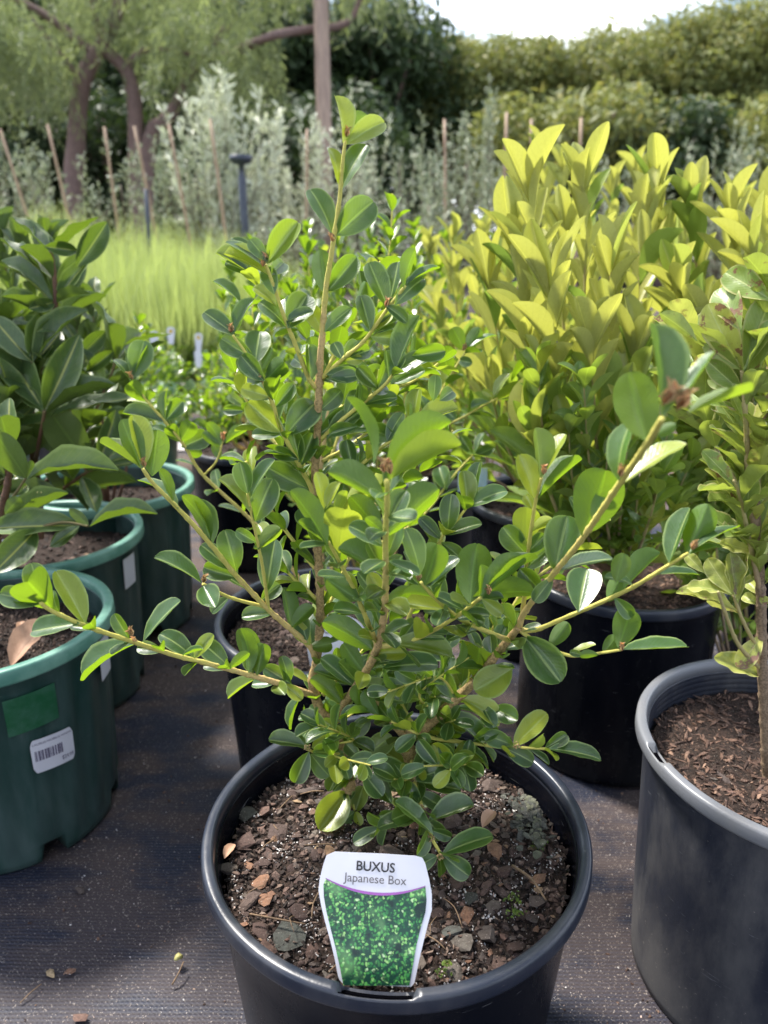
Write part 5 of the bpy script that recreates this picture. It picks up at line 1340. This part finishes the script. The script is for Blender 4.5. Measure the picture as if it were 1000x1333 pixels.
def lowplant(x, y, z, r, h, n, mat, label, llen, stem='grey_stem'):
    root = thing('ground_plant', label, 'plant', (x, y, z), 'low potted plants in the middle distance')
    b = Vector((x, y, z)); ms = []
    for k in range(n):
        a = rnd.uniform(0, 6.283); q = math.sqrt(rnd.random()); hh = rnd.random()**.7
        p = b+Vector((math.cos(a)*r*q, math.sin(a)*r*q, h*hh*(1-.4*q*q)))
        d = Vector((math.cos(a)*q, math.sin(a)*q, .5))+Vector((rnd.gauss(0, .6), rnd.gauss(0, .6), rnd.gauss(0, .5)))
        ms.append(leaf_frame(p, d, Vector((rnd.gauss(0, .5), rnd.gauss(0, .5), 1)), llen*rnd.uniform(.6, 1.2), llen*.5))
    stuff_foliage('foliage', root, ms, LS['box_lo'][0], M[mat], b)
    tubes = []
    for k in range(9):
        a = rnd.uniform(0, 6.28); p = Vector((math.cos(a)*r*.7, math.sin(a)*r*.7, h*.85))
        tubes.append(tube_np(catmull([(Vector((0, 0, 0)), .003), (p*.5+Vector((0, 0, .02)), .002), (p, .001)], .03), 5))
    link('stems', tubes_mesh('stems', tubes, M[stem]), root, Matrix.Translation(b))
mid = [(-.78, 2.45, 1, 'box_leaf'), (-.50, 2.6, 0, 'box_leaf'), (-1.15, 2.6, 0, 'box_leaf'), (-.95, 3.1, 1, 'box_leaf'), (-.62, 3.2, 0, 'box_leaf'), (-.28, 3.0, 0, 'box_leaf'), (-1.4, 3.2, 0, 'box_leaf'), (.1, 3.1, 0, 'lime_leaf'), (-.25, 2.35, 0, 'box_leaf'),
       (-1.1, 3.7, 1, 'box_leaf'), (-.7, 3.8, 0, 'box_leaf'), (-.3, 3.7, 0, 'lime_leaf'), (-1.6, 3.8, 0, 'lime_leaf'), (.5, 3.6, 0, 'box_leaf'), (.9, 3.0, 0, 'lime_leaf'), (1.3, 3.4, 0, 'box_leaf'), (1.7, 3.0, 0, 'lime_leaf')]
ML = ['just behind the rear laurel bush', 'in the nearest row beside the path', 'at the left edge below the grass', 'under the white flower tags', 'straight below the front lime tuft', 'left of the box stem in the second row', 'second row far left, behind laurels', 'right behind the box stem in the second row',
      'nearest the shaded black pot', 'left end of the third row by the grass', 'third row under the tags', 'third row just left of the box stem', 'third row far left corner', 'third row right of the box tip', 'second row behind the gold shrubs', 'third row behind the gold shrubs', 'second row at the right behind the gold shrubs']
for k, (x, y, gr, mt) in enumerate(mid):
    small_pot(x, y, .11, .17, gr, ('green' if gr else 'grey black') + ' small pot ' + ML[k])
    lowplant(x, y, .14, rnd.uniform(.15, .2), rnd.uniform(.12, .2), 620, mt, '%s low plant %s' % ('dark green' if mt == 'box_leaf' else 'light green', ML[k]), .03)
for (px, py, y, lb) in ((258, 440, 2.9, 'white picture tag with a yellow flower left of the box shrub'), (222, 432, 2.9, 'white tag with a small flower picture by the green pot'), (200, 438, 2.6, 'pinkish white tag behind the laurel leaves'), (258, 462, 2.75, 'lower white tag under the flower tag')):
    q = P(px, py, y); small_tag(q-Vector((0, 0, .015)), .03, .034, lb, yellow=lb.startswith('white'))
# pale stone path glimpsed between the rows
V = [(-.92, 2.62, .004), (-.52, 2.75, .004), (-.62, 3.1, .004), (-1.0, 3.0, .004)]
m_, n__, o__ = newmat('pale_gravel'); nn = N(n__); gp = nn('NewGeometry').outputs['Position']
n__.links.new(nn.bsdf(nn.mix(nn.noise(gp, 60, 4), (.30, .27, .27), (.48, .44, .44)), .9, nn.bump(nn.noise(gp, 80, 4), .6, .01)), o__.inputs[0])
V = [(-6, 2.78, .004), (6, 2.66, .004), (6, 2.92, .004), (-6, 2.98, .004)]
me = poly_mesh('path', V, [[0, 1, 2, 3]], m_); link('path', me, None, kind='structure', label='narrow pale gravel path between the rows')

# lime grass clumps
GT = [leaf_T(6, 1, .35, .6, -.75*k_-.1, 0, seed=k, asp=.01) for k, k_ in enumerate((.2, .5, .9, 1.3))]
def grass(x, y, h, n, label):
    root = thing('grass_tuft', label, 'grass', (x, y, 0), 'lime grass tufts in the middle distance'); b = Vector((x, y, 0)); ms = []
    for k in range(n):
        a = rnd.uniform(0, 6.283); q = rnd.random(); d = Vector((math.cos(a)*q*.75, math.sin(a)*q*.75, 1)); p = b+Vector((rnd.gauss(0, .07), rnd.gauss(0, .07), rnd.uniform(.05, .2)))
        Lh = h*.86*rnd.uniform(.5, 1.2); ms.append(leaf_frame(p, d, Vector((-d.x, -d.y, .8)), Lh, .0048))
    stuff_foliage('blades', root, ms, GT, M['grass'], b)
gi = 0
GL = ['lime grass tuft nearest the white flower tags', 'lime grass tuft left of the one nearest the flower tags', 'rightmost lime tuft in the middle rows', 'middle row tuft behind the laurel shoot', 'mid row lime tuft below the tree trunks', 'short lime tuft closest to the box shrub stem', 'lime tuft below the second bamboo stake', 'tuft at the left edge behind the laurel top', 'front row tuft hidden by the laurel leaves', 'tall tuft at the far left edge', 'back row tuft at the foot of the sprinkler riser', 'back row tuft at the foot of the first stake', 'last tall tuft in the left back corner', 'back row tuft in front of the cream olive']
for (x, y, h) in [(-1.05, 3.9, .55), (-1.45, 4.1, .6), (-.85, 4.3, .62), (-1.9, 4.2, .6), (-1.25, 4.6, .65), (-.6, 4.6, .5), (-1.7, 4.7, .7), (-2.3, 4.6, .75), (-2.05, 3.9, .6), (-2.7, 4.9, .8), (-.95, 5.0, .62), (-2.1, 5.2, .8), (-2.9, 5.4, .85), (-1.5, 5.3, .75)]:
    grass(x, y, h, 1500, GL[gi]); gi += 1

# ================================================================== OLIVES WITH STAKES
OT = [leaf_T(2, 1, .7, .7, .1, .2, seed=k) for k in range(3)]
def olive(px, py_top, Y, label, mat='olive_leaf', spread=.3, n=60, ll=.05):
    top = P(px, py_top, Y); x = top.x; root = thing('olive_tree', label, 'tree', (x, Y, 0), 'young olive trees with stakes'); b = Vector((x, Y, 0))
    tubes, ms = [], []
    n = int(n*(.95 if mat == 'cream_leaf' else .6))
    for k in range(n):
        a = rnd.uniform(0, 6.283); q = rnd.random(); h0 = rnd.uniform(.15, .6)*top.z; h1 = top.z*rnd.uniform(.42, 1.06)*(1-.12*q)
        p1 = Vector((math.cos(a)*spread*q, math.sin(a)*spread*q, h1)); p0 = Vector((0, 0, h0)); pm = (p0+p1)/2+Vector((math.cos(a), math.sin(a), 0))*spread*.3*q
        path = catmull([(p0, .005), (pm, .003), (p1, .0015)], .05)
        tubes.append(tube_np(path, 4))
        for i in range(2, len(path)):
            for j in range(3):
                t = (path[i][0]-path[i-1][0]).normalized(); d = (t*.9+Vector((rnd.gauss(0, .7), rnd.gauss(0, .7), rnd.gauss(0, .3)))).normalized()
                ms.append(leaf_frame(b+path[i][0]+t*rnd.uniform(-.03, .03), d, Vector((rnd.gauss(0, 1), rnd.gauss(0, 1), .6)), ll*rnd.uniform(.7, 1.3), ll*.3))
    tubes.append(tube_np(catmull([(Vector((0, 0, 0)), .014), (Vector((.02, 0, top.z*.4)), .011), (Vector((0, .02, top.z*.8)), .006)], .1), 8))
    link('trunk', tubes_mesh('trunk', tubes, M['grey_stem']), root, Matrix.Translation(b))
    stuff_foliage('foliage', root, ms, OT, M[mat], b)
for a in [(285, 108, 5.9, 'dense cream leaved olive, the brightest bush left of the box tip', 'cream_leaf', .42, 130, .075), (250, 165, 5.6, 'grey green olive just left of the cream bush', 'olive_leaf', .3, 50, .05), (215, 190, 6.3, 'olive with thin crown between the leaning stakes', 'olive_leaf', .35, 45, .05),
          (150, 185, 6.0, 'loose grey olive in front of the two tree trunks', 'olive_leaf', .35, 45, .05), (95, 205, 5.8, 'loose grey olive left of the tree trunks', 'olive_leaf', .4, 50, .05), (35, 180, 5.9, 'olive near the left edge behind the grass', 'olive_leaf', .42, 60, .05), (-20, 150, 6.2, 'olive at the very left edge', 'olive_leaf', .4, 45, .05),
          (345, 200, 6.4, 'small cream olive between the riser and the pole', 'cream_leaf', .28, 40, .05), (400, 150, 6.2, 'cream tipped olive left of the box tip beside the pole', 'cream_leaf', .26, 50, .055), (462, 125, 6.5, 'tall loose olive just behind the box tip', 'cream_leaf', .35, 42, .05), (520, 150, 6.2, 'thin grey olive right of the box tip', 'olive_leaf', .3, 40, .05),
          (562, 150, 6.6, 'wispy grey olive right of centre beside a stake', 'olive_leaf', .3, 40, .05), (610, 150, 6.2, 'grey olive with upright twigs left of the gold shrub', 'olive_leaf', .32, 55, .05), (640, 110, 6.5, 'tallest wispy olive left of the gold shrub', 'olive_leaf', .3, 45, .05), (480, 210, 5.4, 'low olive under the box tip', 'olive_leaf', .3, 40, .05),
          (560, 215, 5.4, 'low dense grey olive left of the gold shrub', 'olive_leaf', .38, 60, .05), (650, 215, 5.5, 'low grey olive right beside the gold shrub', 'olive_leaf', .35, 50, .05), (790, 190, 6.6, 'grey olive behind the gold shoots', 'olive_leaf', .45, 60, .055), (960, 165, 7.0, 'big grey green olive at the right edge above the gold leaves', 'olive_leaf', .7, 120, .06), (700, 200, 6.8, 'olive half hidden behind the twin gold shoots', 'olive_leaf', .4, 45, .05)]:
    olive(*a)
def stick(name, label, cat, pt, pb, Y, r, mat, group, zbot=None):
    a = P(pt[0], pt[1], Y); b2 = P(pb[0], pb[1], Y); d = (a-b2).normalized(); k = a.z/d.z; b2 = a-d*k
    t = tube_np(catmull([(Vector((0, 0, 0)), r), ((a-b2)*.5, r), (a-b2, r*.9)], .2), 8)
    o = link(name, tubes_mesh(name, [t], M[mat]), None, Matrix.Translation(b2)); tagm(o, label, cat, group); return a, b2
for (pt, pb, Y, lb) in [((0, 168), (32, 270), 5.6, 'leaning bamboo stake at the left edge'), ((62, 162), (84, 260), 5.6, 'bamboo stake leaning right, left of the tree trunks'), ((136, 165), (146, 240), 5.6, 'nearly upright stake between the two tree trunks'),
        ((175, 164), (196, 270), 5.4, 'stake leaning across the right tree trunk'), ((220, 162), (245, 300), 5.4, 'long stake leaning left of the cream olive'), ((274, 155), (293, 300), 5.3, 'stake in front of the cream olive'), ((400, 168), (399, 290), 5.6, 'upright stake left of the pale pole'),
        ((579, 155), (580, 280), 5.8, 'upright stake among the wispy olives'), ((660, 146), (655, 290), 5.4, 'stake at the left of the twin gold shoots'), ((692, 155), (693, 230), 5.4, 'short stake top above the left gold shoot'), ((757, 153), (754, 230), 5.4, 'stake top above the right gold shoot')]:
    stick('bamboo_stake', lb, 'stake', pt, pb, Y, .010, 'stake', 'bamboo stakes among the olives')
# sprinkler risers
a, b2 = stick('sprinkler_riser', 'blue grey irrigation riser at the foot of the second stake', 'sprinkler', (190, 246), (193, 290), 5.0, .015, 'metal', 'irrigation risers')
root = thing('sprinkler_riser', 'dark blue grey irrigation riser with a round head left of the pole', 'sprinkler', (P(319, 300, 4.6).x, 4.6, 0), 'irrigation risers')
tp = P(318, 205, 4.6); bb_ = ORIG[root.as_pointer()].translation
V, F = lathe([(.001, 0), (.022, 0), (.022, tp.z-.10), (.016, tp.z-.09), (.016, tp.z-.035), (.05, tp.z-.03), (.055, tp.z), (.03, tp.z+.012), (.001, tp.z+.014)], 20)
link('post', mesh_np('post', V, F, M['metal']), root, Matrix.Translation(bb_))
V, F = lathe([(.052, -.02), (.062, -.02), (.062, .012), (.052, .012)], 20, None, True)
link('head', mesh_np('head', V, F, M['metal']), root, Matrix.Translation(bb_+Vector((0, 0, tp.z))))

# ================================================================== TREES
def crown_faces(lobes, n, size, asp=.5, droop=0., bias=.6, jit=.5):
    w_ = np.array([l[3]**2 for l in lobes]); w_ = w_/w_.sum()
    idx = nrg.choice(len(lobes), n, p=w_); C = np.array([l[:3] for l in lobes])[idx]; Rr = np.array([l[3] for l in lobes])[idx]
    d = nrg.normal(size=(n, 3)); d /= np.linalg.norm(d, axis=1)[:, None]
    rad = Rr*(1-np.abs(nrg.normal(size=n))*.28).clip(.1, 1.05)*(1+.15*nrg.normal(size=n))
    p = C+d*rad[:, None]*np.array([1, 1, .8])
    nrm = d*bias+nrg.normal(size=(n, 3))*jit+np.array([0, 0, .25]); nrm /= np.linalg.norm(nrm, axis=1)[:, None]
    y = nrg.normal(size=(n, 3))+np.array([0, 0, -droop*2]); y -= nrm*(y*nrm).sum(1)[:, None]; y /= np.linalg.norm(y, axis=1)[:, None]
    x = np.cross(y, nrm); L_ = size*(.5+nrg.random(n)); W_ = L_*asp
    V = np.stack([p, p+y*L_[:, None]*.45+x*W_[:, None]*.5+nrm*L_[:, None]*.05, p+y*L_[:, None], p+y*L_[:, None]*.45-x*W_[:, None]*.5+nrm*L_[:, None]*.05], 1).reshape(-1, 3)
    F = np.arange(n*4).reshape(-1, 4); U = np.tile(np.array([[.5, 0], [1, .5], [.5, 1], [0, .5]]), (n, 1))
    return V, F, U
def limb_tubes(specs, step=.25, sides=9):
    return [tube_np(catmull([(Vector(p), r) for p, r in s], step), sides, noise_a=.12) for s in specs]
def tree(name, label, x, Y, top, width, mat, n, size, group, nlobes=26, low=.25, asp=.5, depth=None, droop=0):
    root = thing(name, label, 'tree', (x, Y, 0), group); lobes = []; b = Vector((x, Y, 0)); specs = []
    for k in range(nlobes):
        h = low*top+(top*.93-low*top)*rnd.random()**.75; f = (h/top); wr = width*.5*math.sqrt(max(.05, 1-((f-.45)/.58)**2))
        a = rnd.uniform(0, 6.283); q = math.sqrt(rnd.random())
        lr = rnd.uniform(.10, .19)*width; lx, ly = math.cos(a)*wr*q, math.sin(a)*wr*q*.8
        lobes.append((lx, ly, min(h, top-lr*.8), lr))
        if k % 3 == 0: specs.append([((0, 0, h*.3), .07), ((lx*.4, ly*.4, h*.7), .045), ((lx, ly, h), .015)])
    specs.append([((0, 0, -.05), .16), ((.05, 0, top*.4), .12), ((0, 0, top*.85), .03)])
    link('trunk', tubes_mesh('trunk', limb_tubes(specs), M['trunk']), root, Matrix.Translation(b))
    V, F, U = crown_faces(lobes, n, size, asp, droop)
    link('crown', mesh_np('crown', V, F, M[mat], U, False), root, Matrix.Translation(b), kind=None)
def ztop(py, Y): return P(500, py, Y).z
HG = 'hedge trees at the back'
hed = [(612, 50, 16.5, 3.8, 'hedge_foliage', 'olive green hedge tree under the lowest dip of sky'), (700, 46, 15.8, 3.4, 'hedge_foliage', 'yellow green hedge tree right of the dip of sky'), (770, 38, 16.2, 3.2, 'hedge_foliage', 'hedge tree above the right stake tops'),
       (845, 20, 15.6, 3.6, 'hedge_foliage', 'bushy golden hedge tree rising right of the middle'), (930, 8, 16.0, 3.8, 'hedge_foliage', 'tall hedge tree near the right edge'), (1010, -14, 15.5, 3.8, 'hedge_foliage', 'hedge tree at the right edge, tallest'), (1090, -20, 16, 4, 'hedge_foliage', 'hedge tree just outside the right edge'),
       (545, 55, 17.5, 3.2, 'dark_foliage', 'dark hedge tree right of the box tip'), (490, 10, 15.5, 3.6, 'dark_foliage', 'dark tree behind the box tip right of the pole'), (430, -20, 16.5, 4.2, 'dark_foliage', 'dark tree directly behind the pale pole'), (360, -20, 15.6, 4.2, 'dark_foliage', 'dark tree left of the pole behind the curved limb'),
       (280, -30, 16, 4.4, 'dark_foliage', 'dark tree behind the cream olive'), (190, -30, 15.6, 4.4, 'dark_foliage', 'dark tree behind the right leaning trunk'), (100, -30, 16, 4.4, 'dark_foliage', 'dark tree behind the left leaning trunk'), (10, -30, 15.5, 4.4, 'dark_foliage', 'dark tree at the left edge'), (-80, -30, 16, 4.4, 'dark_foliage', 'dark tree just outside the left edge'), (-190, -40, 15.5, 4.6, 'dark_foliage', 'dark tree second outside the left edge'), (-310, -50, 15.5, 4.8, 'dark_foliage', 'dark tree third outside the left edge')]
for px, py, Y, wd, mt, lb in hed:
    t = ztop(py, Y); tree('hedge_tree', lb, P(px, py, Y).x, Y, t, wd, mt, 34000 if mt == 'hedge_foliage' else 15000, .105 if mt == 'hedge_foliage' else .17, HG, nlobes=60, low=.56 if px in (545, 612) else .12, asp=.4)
# nearer shaded shrubs under the hedge, and the dark bank behind the trunks
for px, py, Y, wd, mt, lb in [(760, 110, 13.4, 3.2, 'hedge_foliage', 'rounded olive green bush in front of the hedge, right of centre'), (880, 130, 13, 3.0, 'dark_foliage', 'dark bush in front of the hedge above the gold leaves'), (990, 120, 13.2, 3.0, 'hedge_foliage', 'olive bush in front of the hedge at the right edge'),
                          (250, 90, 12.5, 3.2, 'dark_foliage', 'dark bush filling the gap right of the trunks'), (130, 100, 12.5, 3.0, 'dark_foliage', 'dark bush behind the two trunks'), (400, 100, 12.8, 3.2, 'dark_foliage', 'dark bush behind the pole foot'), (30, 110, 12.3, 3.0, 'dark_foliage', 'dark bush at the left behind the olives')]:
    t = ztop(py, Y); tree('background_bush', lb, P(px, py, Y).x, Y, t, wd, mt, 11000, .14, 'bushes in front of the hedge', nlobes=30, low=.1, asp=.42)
# weeping tree, left
YW = 9.0
W0 = P(110, 150, YW); bW = Vector((W0.x, YW, 0))
root = thing('weeping_tree', 'weeping tree with two reddish trunks and pale hanging foliage at the left', 'tree', bW)
def W(px, py, dy=0): return P(px, py, YW+dy)-bW
def zfix(v, z): return Vector((v.x, v.y, z))
specs = [[(zfix(W(92, 280), -.02), .11), (W(96, 250), .10), (W(99, 190), .095), (W(101, 150), .09), (W(108, 105), .088), (W(124, 72), .08), (W(150, 25), .065), (W(170, -60), .05)],
         [(zfix(W(178, 300), -.02), .085), (W(177, 240), .08), (W(177, 190), .077), (W(175, 130), .075), (W(165, 92), .07), (W(145, 72), .062), (W(135, 58), .055), (W(120, -20), .05)],
         [(zfix(W(180, 300), -.02), .09), (W(192, 195), .085), (W(212, 160), .075), (W(228, 140), .06), (W(250, 90), .045), (W(300, 30), .03)]]
for s_ in specs: link('trunk', tubes_mesh('trunk', [tube_np(catmull(s_, .12), 12, noise_a=.10)], M['trunk']), root, Matrix.Translation(bW))
specs = [[(W(250, 90, .2), .05), (W(300, 70, 0), .05), (W(345, 50, -.9), .036), (W(365, 44, -.9), .038), (W(400, 38, -.7), .036), (W(440, 34, -.5), .034), (W(462, 18, -.4), .028), (W(480, -40, -.4), .03)],
         [(W(165, 92), .05), (W(185, 66), .035), (W(240, 70), .025), (W(290, 80), .012)], [(W(124, 72), .05), (W(60, 20), .04), (W(0, -10), .02)], [(W(108, 105), .04), (W(70, 60), .03), (W(40, 20), .015)], [(W(145, 72), .04), (W(118, -10), .03)]]
for s_ in specs: link('limb', tubes_mesh('limb', [tube_np(catmull(s_, .1), 8, noise_a=.10)], M['trunk']), root, Matrix.Translation(bW))
ms = []
anch = []
for k in range(2600):
    px = rnd.uniform(-120, 345); py = rnd.uniform(-170, 70)
    if noise.noise(Vector((px*.011, py*.014, 4))) < -.18: continue
    if px > 300 and py > 20: continue
    if 70 < px < 200 and py > -35: continue
    if px <= 70 and py > 55: continue
    if 200 <= px and py > 35: continue
    if rnd.random() < .35: continue
    if 60 < px < 190 and rnd.random() < .45: continue
    anch.append((px, py))
for (px, py) in [(rnd.gauss(222, 18), rnd.gauss(20, 18)) for k in range(110)]+[(rnd.gauss(300, 22), rnd.gauss(50, 25)) for k in range(160)]+[(rnd.gauss(30, 24), rnd.gauss(50, 22)) for k in range(120)]+[(rnd.uniform(340, 530), rnd.uniform(-170, -60)) for k in range(300)]+[(rnd.gauss(130, 35), rnd.gauss(-22, 12)) for k in range(130)]:
    anch.append((px, py))
for px, py in anch:
    p = P(px, py, YW+(rnd.uniform(-.5, 1.5) if 70 < px < 210 else rnd.uniform(-.9, 1.3))); n2 = rnd.randrange(7, 17); dx = Vector((rnd.uniform(-.7, .7), rnd.uniform(-.5, .5), 0)); sp = .05
    d = (dx*2+Vector((0, 0, -.3))).normalized()
    for k in range(n2):
        d = (d*.8+Vector((0, 0, -.25))+dx*.05).normalized(); p = p+d*sp
        for j in range(2):
            e = (d+Vector((rnd.gauss(0, .7), rnd.gauss(0, .7), rnd.gauss(0, .35)))).normalized()
            ms.append(leaf_frame(p, e, Vector((rnd.gauss(0, 1), rnd.gauss(0, 1), .5)), rnd.uniform(.07, .13), .017))
stuff_foliage('crown', root, ms, [leaf_T(2, 1, .7, .7, .2, .1, seed=1)], M['weeping_foliage'], bW, kind=None)
# pole
a = P(426, -160, 8.2); b2 = P(424, 260, 8.2)
V, F = lathe([(.001, 0), (.074, 0), (.071, a.z*.5), (.067, a.z-.02), (.064, a.z), (.001, a.z+.004)], 28, lambda an, r, z: (r*(1+.05*noise.noise(Vector((math.cos(an)*2, math.sin(an)*2, z*1.5)))), z))
o = link('wooden_pole', mesh_np('wooden_pole', V, F, M['pole']), None, Matrix.Translation((b2.x, 8.2, 0))); tagm(o, 'tall straight pinkish brown wooden pole behind the box tip', 'pole')
